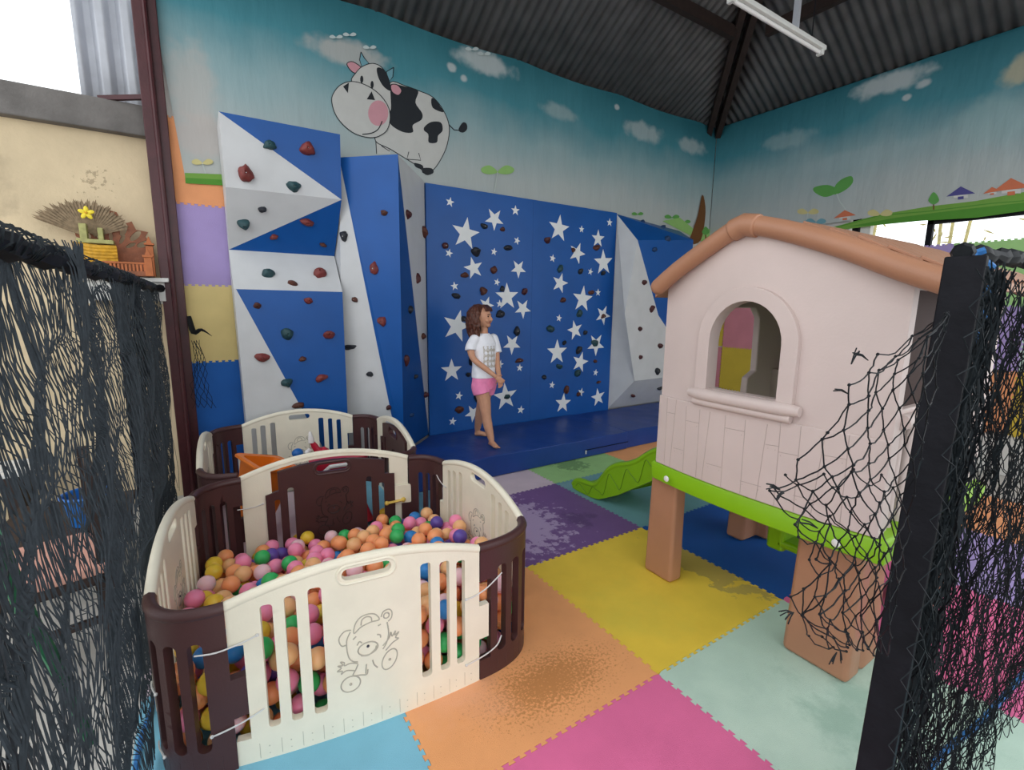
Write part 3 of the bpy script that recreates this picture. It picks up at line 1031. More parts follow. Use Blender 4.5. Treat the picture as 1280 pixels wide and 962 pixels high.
# --- folded left panel (overhang)
def leftx(v, y, u):
    return onY(u, v, y)
prof = [(2.05, 2.90), (2.085, 2.405), (2.37, 1.975), (2.17, 1.66), (2.19, .015)]
Lp, Rp = [], []
for (y, z), ul, vl, ur, vr in zip(prof, (273, 282, 286, 292, 302), (139, 235, 312, 361, 530), (425, 427, 418, 428, 429), (167, 249, 320, 365, 518)):
    a = onY(ul, vl, y); b = onY(ur, vr, y)
    Lp.append(Vector((a.x, y, z if z < .1 else a.z * .5 + z * .5))); Rp.append(Vector((b.x, y, z if z < .1 else b.z * .5 + z * .5)))
Lp[4].x = Lp[3].x + .02; Rp[4].x = Rp[3].x - .0
A, D, E_, G_, I_ = Lp
B, C, F_, H_, J_ = Rp
pt_ = thing('climbing_wall', 'folded blue and white overhanging climbing panel at the left', 'climbing wall', (-.9, 2.3, 0))
g = MB()
wb, bb = 0, 1
yb = YB - .022
def back(p):
    return Vector((p.x, yb, p.z))
g.mi = 0; g.add([A, D, C], [(0, 1, 2)])
g.mi = 1; g.add([A, C, B], [(0, 1, 2)])
g.mi = 0; g.add([D, E_, C], [(0, 1, 2)])
g.mi = 1; g.add([E_, F_, C], [(0, 1, 2)])
g.mi = 0; g.add([E_, G_, H_, F_], [(0, 1, 2, 3)])
K = G_.lerp(H_, .0); Lb = I_.lerp(J_, .86)
g.mi = 1; g.add([G_ + (H_ - G_) * .02, Lb, J_, H_], [(0, 1, 2, 3)])
g.mi = 0; g.add([G_, I_, Lb, G_ + (H_ - G_) * .02], [(0, 1, 2, 3)])
g.mi = 0
for Q, in ((Lp,), (Rp,)):
    for a, b in zip(Q, Q[1:]):
        g.add([a, b, back(b), back(a)], [(0, 1, 2, 3)])
g.add([A, B, back(B), back(A)], [(0, 1, 2, 3)])
lp_mb = g
g.build('panel', [M['wb'], M['bb']], pt_, smooth=False)
z7 = lambda x, y: (240 + x / 4, 120 + y / 4)
z8 = lambda x, y: (240 + x / 4, 330 + y / 4)
HL = [(*z7(387, 246), 14, 10, 'green'), (*z7(577, 263), 16, 15, 'red'), (*z7(268, 387), 16, 20, 'red'), (*z7(508, 452), 14, 12, 'green'), (*z7(352, 566), 9, 7, 'dark'), (*z7(260, 642), 12, 12, 'green'),
      (*z7(575, 632), 16, 9, 'red'), (*z7(408, 703), 9, 6, 'red'), (*z7(655, 744), 8, 5, 'brown'), (*z7(382, 890), 14, 9, 'green'), (*z7(640, 890), 15, 11, 'red'), (*z7(502, 935), 10, 6, 'brown'),
      (*z8(326, 208), 8, 7, 'brown'), (*z8(582, 184), 10, 7, 'red'), (*z8(476, 348), 14, 13, 'green'), (*z8(684, 354), 13, 10, 'red'), (*z8(552, 474), 8, 6, 'brown'), (*z8(646, 568), 13, 8, 'red'),
      (*z8(350, 468), 15, 10, 'red'), (*z8(474, 594), 12, 10, 'green'), (*z8(532, 706), 13, 7, 'brown')]
place_holds(pt_, lp_mb, HL)

# --- prow shaped column
ct = thing('climbing_column', 'blue prow shaped climbing column between the folded panel and star board', 'climbing wall', (0, 2.2, .2))
P1 = Vector((-.09, 1.80, 2.76)); Q1 = Vector((-.04, 1.98, .205))
TL = Vector((-.47, 2.15, 2.755)); QL = Vector((-.075, 2.03, .205))
WT1 = Vector((SX0 - .004, 2.41, 2.735)); WB1 = Vector((SX0 - .004, 2.41, .205))
W0 = Vector((-.49, 2.42, .205)); W1 = Vector((-.49, 2.42, 2.755))
g = MB()
g.mi = 1; g.add([TL, QL, Q1, P1], [(0, 1, 2, 3)])
g.mi = 2; g.add([P1, Q1, WB1], [(0, 1, 2)])
g.mi = 0; g.add([P1, WB1, WT1], [(0, 1, 2)])
g.add([TL, W0, QL], [(0, 1, 2)]); g.add([TL, W1, W0], [(0, 1, 2)])
g.add([TL, P1, WT1, W1], [(0, 1, 2, 3)]); g.add([W0, WB1, Q1, QL], [(0, 1, 2, 3)]); g.add([W1, WT1, WB1, W0], [(0, 1, 2, 3)])
g.build('column_panel', [M['wb'], M['bb'], M['bd']], ct, smooth=False)
HCo = [(*z7(962, 586), 8, 6, 'brown'), (*z7(912, 862), 10, 15, 'red'), (*z7(1075, 592), 9, 10, 'maroon'), (*z7(1157, 680), 9, 13, 'brown'), (*z7(1125, 912), 7, 12, 'maroon'), (*z7(762, 702), 9, 12, 'dark'),
       (*z8(815, 177), 8, 6, 'brown'), (*z8(790, 415), 15, 6, 'dark'), (*z8(890, 550), 8, 6, 'dark'), (*z8(985, 715), 7, 6, 'maroon'), (*z8(953, 288), 10, 12, 'red'), (*z8(1088, 227), 7, 9, 'dark'), (*z8(1152, 360), 8, 7, 'brown'),
       (*z8(1068, 480), 7, 14, 'maroon'), (*z8(1115, 563), 5, 5, 'dark'), (*z8(1165, 652), 8, 7, 'maroon'), (*z8(1094, 755), 5, 5, 'navy')]
place_holds(ct, g, HCo)

# --- faceted right panel
rt = thing('climbing_wall', 'faceted white and blue climbing panel right of the stars, partly behind the playhouse', 'climbing wall', (3.6, 2.3, .2))
yo, yi = 2.40, 2.10
X0 = SX1 + .008
o1, o2 = Vector((X0, yo, 2.715)), Vector((X0, yo, .205))
i1, i2, i3 = onY(797, 300, yi), onY(781, 392, yi), onY(793, 476, yi)
w2, w3, w4 = onY(823, 394, yi), onY(850, 435, yi), onY(850, 469, yi)
o3, o4 = Vector((4.2, yo, .205)), Vector((4.2, yo, 2.62))
i4, i5 = Vector((4.12, yi, .60)), Vector((4.12, yi, 2.46))
g = MB()
g.mi = 0
g.add([o1, o2, i3, i2, i1], [(0, 1, 2, 3), (0, 3, 4)])
g.add([i1, i2, w2], [(0, 1, 2)]); g.add([i2, i3, w4, w3, w2], [(0, 1, 2, 3, 4)])
g.add([o2, o3, i4, w4, i3], [(0, 1, 2, 3, 4)])
g.mi = 1
g.add([i1, w2, w3, w4, i4, i5], [(0, 1, 2, 3, 4, 5)])
g.add([o1, i1, i5, o4], [(0, 1, 2, 3)]); g.add([i4, o3, o4, i5], [(0, 1, 2, 3)])
g.add([o1, o4, o3, o2], [(0, 1, 2, 3)])
g.build('panel', [M['wb'], M['bb']], rt, smooth=False)
z3 = lambda x, y: (740 + x / 3.4375, 240 + y / 3.4375)
HR = [(*z3(223, 389), 7, 5, 'maroon'), (*z3(255, 502), 6, 8, 'maroon'), (*z3(205, 588), 6, 5, 'maroon'), (*z3(292, 660), 7, 6, 'maroon'), (*z3(207, 709), 5, 5, 'maroon'), (*z3(279, 770), 7, 8, 'dark'), (*z3(290, 841), 7, 4, 'dark'),
      (*z3(174, 873), 8, 4, 'maroon'), (*z3(322, 203), 9, 7, 'navy'), (*z3(267, 248), 7, 5, 'navy'), (*z3(215, 132), 9, 6, 'navy'), (*z3(305, 155), 9, 6, 'navy')]
place_holds(rt, g, HR)

# ------------------------------------------------------------------ crash mats
def crash_mat(P, z0, z1, label):
    t = thing('crash_mat', label, 'crash mat', (sum(p[0] for p in P) / len(P), sum(p[1] for p in P) / len(P), 0), 'navy crash mats')
    L = []
    n = len(P)
    def zt(x, y):
        return z1 + .012 * noise.noise(Vector((x * 2.1, y * 2.1, 3))) + .008 * noise.noise(Vector((x * 6, y * 6, 1)))
    g = MB()
    g.panel(P, [], 1.0, lambda s, q, o: (s, q, zt(s, q) if o > 0 else z0), grid=.05)
    g.build('mat_cover', M['vinyl'], t, bevel=.018, ang=50, seg=3)
    return t
c1 = crash_mat([(-.245, 1.42), (2.33, 1.42), (2.33, 2.379), (.40, 2.379), (-.03, 1.955), (-.245, 2.05)], .004, .2, 'long navy vinyl crash mat on which the girl stands')
c2 = crash_mat([(2.345, 1.44), (4.4, 1.44), (4.4, 2.385), (2.97, 2.385), (2.97, 2.379), (2.345, 2.379)], .004, .195, 'navy vinyl crash mat under the faceted panel, right of the long one')
g = MB()
g.box((2.02, 1.412, .085), (.62, .006, .006)); g.build('zip', M['black'], c1)
g = MB(); g.box((1.71, 1.405, .065), (.012, .01, .04)); g.build('zip_pull', M['tie'], c1, bevel=.003)

# ------------------------------------------------------------------ play pens
PH = .60


def path_fn(a, b, ctrl=None, bulge=0):
    """Plan curve of one panel: returns (length, f(s, z, off))."""
    a, b = Vector((a[0], a[1])), Vector((b[0], b[1]))
    d = (b - a).normalized()
    nrm = Vector((d.y, -d.x))
    if ctrl is None:
        c = (a + b) / 2 + nrm * bulge * 2
    else:
        c = Vector(ctrl)
    N = 40
    pts = [a * (1 - t) ** 2 + c * 2 * t * (1 - t) + b * t * t for t in (i / N for i in range(N + 1))]
    acc = [0]
    for p, q in zip(pts, pts[1:]):
        acc.append(acc[-1] + (q - p).length)
    L = acc[-1]

    def f(s, z, o):
        if s <= 0:
            p, t = pts[0] + (pts[1] - pts[0]).normalized() * s, (pts[1] - pts[0]).normalized()
        elif s >= L:
            t = (pts[-1] - pts[-2]).normalized()
            p = pts[-1] + t * (s - L)
        else:
            i = 0
            while acc[i + 1] < s:
                i += 1
            k = (s - acc[i]) / (acc[i + 1] - acc[i])
            p = pts[i].lerp(pts[i + 1], k)
            i0, i1 = max(0, i - 1), min(N, i + 2)
            t = (pts[i1] - pts[i0]).normalized()
        return Vector((p.x + t.y * o, p.y - t.x * o, z))
    return L, f, pts


def bear(name, f, s0, s1, z0, z1, off, m, parent):
    g = MB()
    X = lambda x: s0 + (x - 915) / 265 * (s1 - s0)
    Zf = lambda y: z1 - (y - 260) / 325 * (z1 - z0)
    def ln(P, closed=False, w=.0027):
        Q = smooth_line([(X(x), Zf(y), 0) for x, y in P], 4, closed)
        g.tube([f(p.x, p.y, off) for p in Q], w, 5, closed=closed)
    ln([(960, 370), (938, 370), (928, 345), (935, 325), (955, 310), (978, 312)])
    ln([(1105, 290), (1115, 270), (1138, 265), (1152, 280), (1150, 305), (1135, 318)])
    ln(ell(1128, 290, 12, 12, 8), True)
    ln([(990, 330), (995, 295), (1015, 270), (1045, 262), (1075, 268), (1092, 285), (1095, 300), (1060, 300), (1020, 310)], True)
    ln([(1020, 303), (1025, 280), (1045, 272), (1062, 280), (1065, 297)])
    ln([(975, 320), (960, 350), (958, 390), (965, 430), (980, 450), (1000, 458)])
    ln([(1130, 320), (1135, 370), (1125, 410), (1108, 435)])
    ln(ell(1045, 412, 42, 28, 10), True)
    ln([(1015, 435), (1045, 442), (1075, 425), (1080, 410)])
    ln([(985, 355), (998, 345)]); ln([(1090, 325), (1103, 322)]); ln([(1000, 385), (1010, 372), (1020, 380)]); ln([(1085, 362), (1098, 368), (1100, 380)])
    ln([(1000, 465), (970, 455), (945, 458), (945, 445), (930, 438), (938, 455), (918, 452), (932, 465), (915, 475), (936, 480), (930, 492), (952, 482), (985, 492)])
    ln([(1108, 420), (1135, 395), (1145, 370), (1150, 390), (1165, 370), (1162, 388), (1180, 378), (1165, 400), (1178, 408), (1150, 420), (1120, 445)])
    ln([(1000, 470), (990, 490), (978, 512), (1010, 520), (1035, 525), (1040, 505)])
    ln([(1035, 480), (1030, 520)]); ln([(1062, 470), (1068, 492), (1082, 510)])
    ln(ell(967, 547, 40, 34, 12), True); ln(ell(1136, 490, 30, 46, 12, .5), True)
    g.ball(f(X(967), Zf(548), off), .006, 1); g.ball(f(X(1136), Zf(491), off), .006, 1)
    g.build(name, m, parent)
    g = MB()
    c = f(X(1045), Zf(402), off)
    g.ball(c, .0062, 1)
    g.build('bear_nose', M['nose'], parent, props={'label': 'dark enamel bear nose'})


def top_arc(L, h0, h1, x0, x1, n=14):
    return [(x0 + (x1 - x0) * i / n, h0 + (h1 - h0) * (1 - (2 * (x0 + (x1 - x0) * i / n) / L - 1) ** 2)) for i in range(n + 1)]


def cream_panel(t, a, b, bulge, hole=True):
    L, f, pts = path_fn(a, b, None, bulge)
    k = L / .88
    T = top_arc(L, PH, PH + .085, 0, L)
    out = [(0, .0), (L, .0), (L, .19), (L + .045, .19), (L + .045, .34), (L, .34)] + list(reversed(T)) + [(0, .45), (.045, .45), (.045, .095), (0, .095)]
    holes = []
    for x0, x1 in ((.10, .137), (.172, .208), (.245, .288), (.632, .672), (.708, .748), (.778, .815)):
        holes.append(rrect(x0 * k, .12, x1 * k, PH - .025 + .07 * (1 - (2 * (x0 + x1) / 2 / .88 - 1) ** 2) - .03, .012))
    holes.append(rrect(.355 * k, .605, .525 * k, .648, .021, 5))
    g = MB()
    g.panel(out, holes, .028, f, .035)
    g.tube([f(x, z - .012, 0) for x, z in T], .0185, 8)
    p = g.build('side_panel', M['cream'], t, bevel=.005, ang=50)
    g = MB()
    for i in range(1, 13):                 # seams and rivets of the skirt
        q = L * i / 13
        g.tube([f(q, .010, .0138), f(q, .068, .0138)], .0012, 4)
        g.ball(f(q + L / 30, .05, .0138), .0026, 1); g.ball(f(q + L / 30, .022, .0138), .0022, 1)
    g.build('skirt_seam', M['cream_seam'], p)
    g = MB()
    g.tube([f(x, z, .0135) for x, z in rrect(.340 * k, .592, .540 * k, .661, .034, 5)], .006, 6, closed=True)
    g.build('handle_rim', M['cream'], p)
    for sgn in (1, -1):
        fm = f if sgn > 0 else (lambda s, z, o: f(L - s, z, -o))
        bear('bear_relief', fm, .325 * k, .545 * k, .165, .46, .0138, M['cream_groove_shade'], p)
    return p, f, L, pts


def corner_panel(t, a, b, ctrl, slots=3):
    L, f, pts = path_fn(a, b, ctrl)
    out = [(0, 0), (L, 0), (L, .19), (L + .05, .19), (L + .05, .335), (L, .335), (L, PH), (0, PH), (0, .45), (.05, .45), (.05, .09), (0, .09)]
    holes = []
    m0, m1 = .066, L - .05
    w = (m1 - m0)
    for i in range(slots):
        c = m0 + w * (i + .5) / slots
        holes.append(rrect(c - w / slots * .29, .10, c + w / slots * .29, PH - .105, .018, 4))
    g = MB()
    g.panel(out, holes, .032, f, .025)
    g.tube([f(L * i / 12, PH - .012, 0) for i in range(13)], .021, 8)
    for i in range(1, 8):
        g.tube([f(L * i / 8, .012, .0155), f(L * i / 8, .07, .0155)], .0014, 4)
    p = g.build('corner_panel', M['choc'], t, bevel=.006, ang=50)
    return p, f, L, pts


def gate_panel(t, a, b, bulge, mirror=False):
    L, f, pts = path_fn(a, b, None, bulge)
    if mirror:
        f0 = f
        f = lambda s, z, o: f0(L - s, z, -o)
    T = top_arc(L, PH, PH + .085, 0, L)
    w = .15
    out = [(0, 0), (L, 0)] + list(reversed(T))
    x0, x1 = w, L - .115
    hole = [(x0, .05), (x1, .05)] + [(x, z - .035) for x, z in reversed(top_arc(L, PH, PH + .085, x0, x1))]
    g = MB(); g.panel(out, [hole], .03, f, .035)
    g.tube([f(x, z - .012, 0) for x, z in T], .0185, 8)
    fr = g.build('gate_frame', M['cream'], t, bevel=.006, ang=50)
    o = .012
    a0, a1 = x0 - .035, x1 + .03
    def za(x):
        return PH + .085 * (1 - (2 * x / L - 1) ** 2) - .052
    d = [(a0, .04), (a1, .04), (a1, .50), (a1 - .06, .505), (a1 - .06, za(a1 - .06))] + [(x, za(x)) for x in [a1 - .06 - (a1 - a0 - .13) * i / 10 for i in range(1, 11)]] + [(a0 + .07, .49), (a0, .475)]
    holes = [rrect(a0 + .045, .10, a0 + .075, .44, .012), rrect(a0 + .115, .10, a0 + .15, .50, .014), rrect(a1 - .10, .10, a1 - .065, .45, .014), rrect(a1 - .175, .10, a1 - .14, .50, .014)]
    c = (a0 + a1) / 2
    holes.append(rrect(c - .09, .565, c + .09, .612, .023, 5))
    g = MB(); g.panel(d, holes, .026, lambda s, z, q: f(s, z, q + o), .035)
    dr = g.build('gate_door', M['choc'], t, bevel=.006, ang=50)
    g = MB(); g.tube([f(x, z, o + .014) for x, z in rrect(c - .105, .552, c + .105, .625, .036, 5)], .006, 6, closed=True); g.build('handle_rim', M['choc'], dr)
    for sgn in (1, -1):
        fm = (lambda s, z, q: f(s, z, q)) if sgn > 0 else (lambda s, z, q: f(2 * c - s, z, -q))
        bear('bear_relief', fm, c - .11, c + .11, .165, .46, .0265 if sgn > 0 else .0022, M['choc_groove_shade'], dr)
    # latch block and yellow catch, both on the inner (negative) side of frame
    for sg in (-1,):
        g = MB()
        g.panel(rrect(a1 + .0, .30, a1 + .10, .42, .008), [], .02, lambda s, z, q: f(s, z, q + .026), .05)
        lt = g.build('latch_block', M['cream'], t, bevel=.004)
        g = MB()
        g.tube([f(a1 - .055, .315, .044), f(a1 + .055, .325, .044)], .011, 8, flat=.7)
        g.ball(f(a1 - .055, .315, .044), .015, 2); g.ball(f(a1 + .05, .325, .044), .016, 2)
        g.build('latch_catch', M['ptan'], lt, props={'label': 'yellow plastic gate catch'})
    return fr, f, L, pts


def tie(t, P, r=.0028):
    g = MB()
    g.tube(smooth_line(P, 4), r, 5)
    g.ball(P[-1], .0065, 1)
    g.build('cable_tie', M['tie'], t)


p1 = thing('play_pen', 'near cream and brown plastic play pen filled with balls', 'play pen', (-1.05, .1, 0))
pan_f = cream_panel(p1, (-1.545, -.505), (-.672, -.605), .028)
crn_fr = corner_panel(p1, (-.668, -.605), (-.375, -.475), (-.42, -.615))
pan_r = cream_panel(p1, (-.372, -.470), (-.342, .425), .018)
crn_br = corner_panel(p1, (-.342, .43), (-.495, .640), (-.35, .62))
gate = gate_panel(p1, (-.497, .655), (-1.425, .755), .030, True)
crn_bl = corner_panel(p1, (-1.425, .735), (-1.648, .575), (-1.625, .735))
pan_l = cream_panel(p1, (-1.650, .57), (-1.752, -.315), .018)
crn_fl = corner_panel(p1, (-1.753, -.32), (-1.549, -.510), (-1.75, -.515))
# white cable ties lashing the hinges
Lf = pan_f[2]
ff, fl_ = pan_f[1], crn_fl[1]
LL = crn_fl[2]
tie(p1, [fl_(LL - .085, .46, .02), fl_(LL - .03, .455, .022), ff(.04, .462, .02), ff(.088, .478, .018)])
tie(p1, [ff(.09, .20, .016), ff(.03, .175, .022), fl_(LL - .03, .165, .022), fl_(LL - .062, .16, .021)])
fr_ = crn_fr[1]
tie(p1, [fr_(.10, .46, .02), fr_(.03, .42, .022), ff(Lf - .02, .40, .02), ff(Lf - .062, .395, .018)])
tie(p1, [fr_(.10, .17, .02), fr_(.075, .135, .022), fr_(.02, .115, .022), ff(Lf - .062, .10, .018)])
tie(p1, [crn_bl[1](.03, .43, -.02), gate[1](.05, .42, .02), gate[1](.10, .43, .02)])
tie(p1, [fl_(.02, .30, .02), fl_(.05, .30, .021), fl_(.09, .30, .02)])
tie(p1, [fl_(.02, .07, .02), fl_(.05, .07, .021), fl_(.10, .07, .02)])
tie(p1, [crn_br[1](.06, .50, -.02), crn_br[1](.01, .47, -.022), pan_r[1](pan_r[2] - .05, .455, -.02)])

p2 = thing('play_pen', 'farther cream and brown plastic play pen holding toys, behind the ball pit', 'play pen', (-1.0, 1.4, 0))
corner_panel(p2, (-.555, .715), (-.39, .815), (-.43, .715))
gate_panel(p2, (-.388, .82), (-.335, 1.76), .012, True)
corner_panel(p2, (-.335, 1.765), (-.50, 1.965), (-.34, 1.95))
cream_panel(p2, (-.503, 1.97), (-1.335, 2.055), .02)
corner_panel(p2, (-1.338, 2.055), (-1.552, 1.895), (-1.53, 2.05))
cream_panel(p2, (-1.553, 1.89), (-1.614, 1.03), .012)
corner_panel(p2, (-1.614, 1.025), (-1.435, .83), (-1.61, .85))

# ------------------------------------------------------------------ balls
BR = .0395
bound = []
for q in (pan_f, crn_fr, pan_r, crn_br, gate, crn_bl, pan_l, crn_fl):
    bound += [(p.x, p.y) for p in q[3][:-1]]
cen = (-1.05, .08)


def seg_d(x, y):
    best = 9
    for i in range(len(bound)):
        ax, ay = bound[i]; bx, by = bound[(i + 1) % len(bound)]
        dx, dy = bx - ax, by - ay
        t = max(0, min(1, ((x - ax) * dx + (y - ay) * dy) / (dx * dx + dy * dy + 1e-12)))
        best = min(best, (x - ax - t * dx) ** 2 + (y - ay - t * dy) ** 2)
    return math.sqrt(best)


rb = random.Random(3)
dmap = {}
cell = BR * 2.0
ok_pts = []
while len(ok_pts) < 6000:
    x, y = rb.uniform(-1.8, -.3), rb.uniform(-.65, .78)
    if inpoly(x, y, bound) and seg_d(x, y) > BR + (.034 if y > .4 else .022):
        ok_pts.append((x, y))
balls = []


def rest(x, y):
    z = BR + .004
    ci, cj = int(x // cell), int(y // cell)
    for i in range(ci - 1, ci + 2):
        for j in range(cj - 1, cj + 2):
            for (a, b, c) in dmap.get((i, j), ()):
                d2 = (a - x) ** 2 + (b - y) ** 2
                if d2 < 4 * BR * BR:
                    z = max(z, c + math.sqrt(4 * BR * BR - d2))
    return z


def level(x, y):
    """Height of the heap: banked up toward the gate and the right rear corner."""
    return .335 - .20 * max(0, y) + .04 * max(0, x + 1.1) + .03 * noise.noise(Vector((x * 3, y * 3, 0)))


fails = 0
while fails < 60 and len(balls) < 1500:
    best = None
    for _ in range(26):
        x, y = rb.choice(ok_pts)
        z = rest(x, y)
        if z > level(x, y):
            continue
        if best is None or z < best[2]:
            best = (x, y, z)
    if best is None:
        fails += 1
        continue
    balls.append(best)
    dmap.setdefault((int(best[0] // cell), int(best[1] // cell)), []).append(best)
BC = [('pink', 'ff94b8', 30), ('orange', 'ffa56e', 26), ('peach', 'f6bd86', 14), ('yellow', 'ecc640', 10), ('green', '3dba66', 9), ('purple', '6650a6', 6), ('blue', '3486cc', 4), ('pale pink', 'ffcdd4', 9)]
pick = [c[0] for c in BC for _ in range(c[2])]
bcol = [rb.choice(pick) for _ in balls]
bm_ = {}
for n_, h_, _ in BC:
    bm_[n_] = mat('ball_' + n_.replace(' ', '_'), h_, .32, .05, 12, sub=.35)
    me = bpy.data.meshes.new('ball_' + n_.replace(' ', '_'))
    vs, fs = ICO(3)
    # a faint moulding seam round the equator
    me.from_pydata([tuple(p * (BR * .985) * (1.006 if abs(p.z) < .03 else 1)) for p in vs], [], fs)
    me.materials.append(bm_[n_])
    me.polygons.foreach_set('use_smooth', [True] * len(fs))
    bm_[n_] = (bm_[n_], me)
VIS = None
#VISLIST#
VIS = [11, 12, 13, 42, 48, 52, 53, 77, 86, 93, 94, 96, 101, 117, 120, 126, 127, 129, 140, 151, 156, 162, 164, 167, 170, 181, 185, 186, 198, 200, 212,
       213, 216, 226, 228, 230, 231, 235, 247, 248, 253, 263, 273, 279, 283, 284, 293, 297, 300, 304, 306, 309, 310, 319, 334, 337, 338, 341, 342, 350, 351,
       357, 360, 364, 365, 373, 375, 377, 378, 382, 384, 390, 391, 393, 398, 400, 401, 405, 408, 409, 411, 413, 414, 415, 426, 427, 432, 435, 436, 437, 439,
       445, 446, 454, 460, 462, 464, 466, 467, 470, 472, 473, 478, 480, 482, 483, 484, 485, 487, 490, 492, 493, 495, 496, 498, 500, 502, 504, 506, 509, 510,
       511, 512, 514, 518, 519, 520, 522, 524, 527, 530, 533, 534, 535, 537, 538, 540, 541, 543, 544, 545, 546, 547, 549, 550, 552, 553, 554, 555, 556, 557,
       558, 559, 560, 561, 563, 566, 570, 574, 575, 577, 580, 585, 586, 587, 589, 590, 592, 593, 594, 595, 596, 597, 598, 600, 602, 603, 605, 607, 609, 610,
       614, 615, 617, 618, 619, 621, 623, 624, 625, 626, 628, 629, 631, 632, 633, 634, 635, 637, 640, 642, 643, 644, 645, 646, 648, 649, 650, 652, 653, 654,
       655, 657, 658, 660, 661, 668, 669, 670, 671, 672, 673, 674, 675, 676, 677, 678, 681, 683, 684, 685, 686, 687, 688, 689, 690, 693, 695, 696, 697, 698,
       699, 700, 702, 703, 705, 706, 707, 709, 710, 712, 715, 716, 717, 719, 720, 721, 723, 724, 725, 726, 727, 729, 731, 733, 734, 735, 736, 737, 738, 739,
       740, 741, 744, 746, 747, 749, 750, 751, 752, 753, 754, 757, 758, 759, 760, 761, 762]
shown = set(VIS) if VIS is not None else set(range(len(balls)))
hidden = MB()
keys = list(bm_)
GX = gate[3]
zmax = {}
for i, (x, y, z) in enumerate(balls):
    if i in shown:
        o = bpy.data.objects.new('ball', bm_[bcol[i]][1])
        COL.objects.link(o)
        o.location = (x, y, z)
        o.rotation_euler = (rb.uniform(0, 6), rb.uniform(0, 6), 0)
        if z > level(x, y) - .075:
            w_ = 'atop the heap'
            w_ += ' by the gate' if y > .42 else (' half way back' if y > .1 else ' behind the front panel')
            w_ += ', left side' if x < -1.25 else (', right side' if x > -.8 else ', middle')
        elif x < -1.5:
            w_ = 'low behind the brown slots, near left corner'
        elif x > -.66:
            w_ = 'low behind the brown slots, near right corner'
        elif x < -1.1:
            w_ = 'low behind the cream slots left of the bear'
        else:
            w_ = 'low behind the cream slots right of the bear'
        tag(o, '%s ball %s' % (bcol[i], w_), 'ball', '%s balls %s' % (bcol[i], w_))
    else:
        hidden.mi = keys.index(bcol[i])
        hidden.ball((x, y, z), BR * .985, 2)
if hidden.v:
    tag(hidden.build('buried_balls', [bm_[k][0] for k in keys]), 'mixed coloured balls buried deeper in the pit', 'balls', kind='stuff')

# ------------------------------------------------------------------ toys in the far pen
t = thing('toy_bin', 'orange toy bin tilted by the left corner of the far pen', 'toy bin', (-1.30, 1.28, .0))
R = Matrix.Rotation(.35, 3, 'Y') @ Matrix.Rotation(.4, 3, 'Z')
g = MB()
c0 = Vector((-1.30, 1.28, .30))
prof_ = []
for s, zz in ((.09, -.22), (.105, -.1), (.125, .1), (.14, .2), (.16, .2), (.16, .215), (.13, .215), (.115, .1), (.095, -.1), (.08, -.2)):
    prof_.append([c0 + R @ Vector((x * s / .16, y * s / .16, zz)) for x, y in rrect(-.16, -.16, .16, .16, .05, 4)])
g.loft(prof_); g.build('bin_body', M['orange'], t)
g = MB(); g.tube([c0 + R @ Vector((x * 1.0, y * 1.0, .208)) for x, y in rrect(-.163, -.163, .163, .163, .05, 4)], .010, 6, closed=True); g.build('bin_rim', M['orange'], t)
t = thing('toy_rocker', 'red toy rocker standing behind the brown gate', 'toy', (-.80, 1.14, 0))
g = MB()
rk = []
for i in range(13):
    a = i / 12
    z = .03 + .47 * a
    w = .20 - .05 * math.sin(PI * a)
    rk.append([Vector((-.80 + x, 1.14 + y + .08 * math.sin(a * 2.4), z)) for x, y in rrect(-w, -.10, w, .10, .06, 4)])
g.loft(rk); rb_ = g.build('rocker_body', M['redt'], t)
g = MB(); g.tube([(-.92, 1.08, .44), (-.90, 1.01, .49), (-.68, 1.01, .49), (-.66, 1.08, .44)], .014, 8); g.build('grab_bar', M['whitet'], t)
t = thing('stacking_toy', 'toy of blue ball, white joint, red body and white cone in far pen', 'toy', (-.93, 1.5, 0))
b0 = onY(372, 566, 1.5); b1 = onY(384, 564, 1.5); b2 = onY(398, 565, 1.5); b3 = onY(389, 548, 1.5)
g = MB(); g.ball(b0, (.04, .04, .034), 3); g.build('blue_ball', M['bluet'], t)
g = MB(); g.ball(b1 + Vector((0, -.01, -.005)), (.022, .02, .02), 2); g.ball(b1 + Vector((.012, -.01, .008)), .016, 2); g.build('white_joint', M['whitet'], t)
g = MB()
g.tube(smooth_line([b3 + Vector((.0, 0, -.02)), b2 + Vector((0, 0, .01)), b2 + Vector((.05, 0, -.03)), b2 + Vector((.06, 0, -.2)), (b2.x + .05, 1.5, .03)], 4), [.018] * 2 + [.024] * 2 + [.034] * 2 + [.045] * 3 + [.06] * 8, 12); g.build('red_body', M['redt'], t)
g = MB(); g.tube([b3 + Vector((0, 0, -.03)), b3 + Vector((-.002, 0, 0)), b3 + Vector((-.006, 0, .045)), b3 + Vector((-.007, 0, .056))], [.022, .020, .011, .004], 12); g.build('white_cone', M['whitet'], t)
rt_ = random.Random(5)
for k, (x, y, c, lab) in enumerate([(-1.33, .98, 'pinkt', 'pink toy ball on the floor of the far pen by the brown corner'), (-1.12, .95, 'yellowt', 'yellow toy ball behind the left slots of the gate'), (-.53, 1.05, 'yellowt', 'yellow toy ball behind the right slots of the gate'),
                                     (-1.0, .93, 'bluet', 'blue toy ball behind the gate door'), (-.6, .93, 'pinkt', 'pink toy ball behind the right slots of the gate')]):
    g = MB(); g.ball((x, y, .052), .05, 3, fn=lambda q, p: q * (1 - .06 * (abs(p.z) < .12)))
    tag(g.build('toy_ball', M[c]), lab, 'ball')

# ------------------------------------------------------------------ playhouse
ph = thing('playhouse', 'raised beige plastic playhouse with brown roof, brown legs and lime green floor', 'playhouse', (1.15, -.95, 0))
XFH, YL, YR, XB = .55, -.46, -1.515, 1.72
ZP = .70


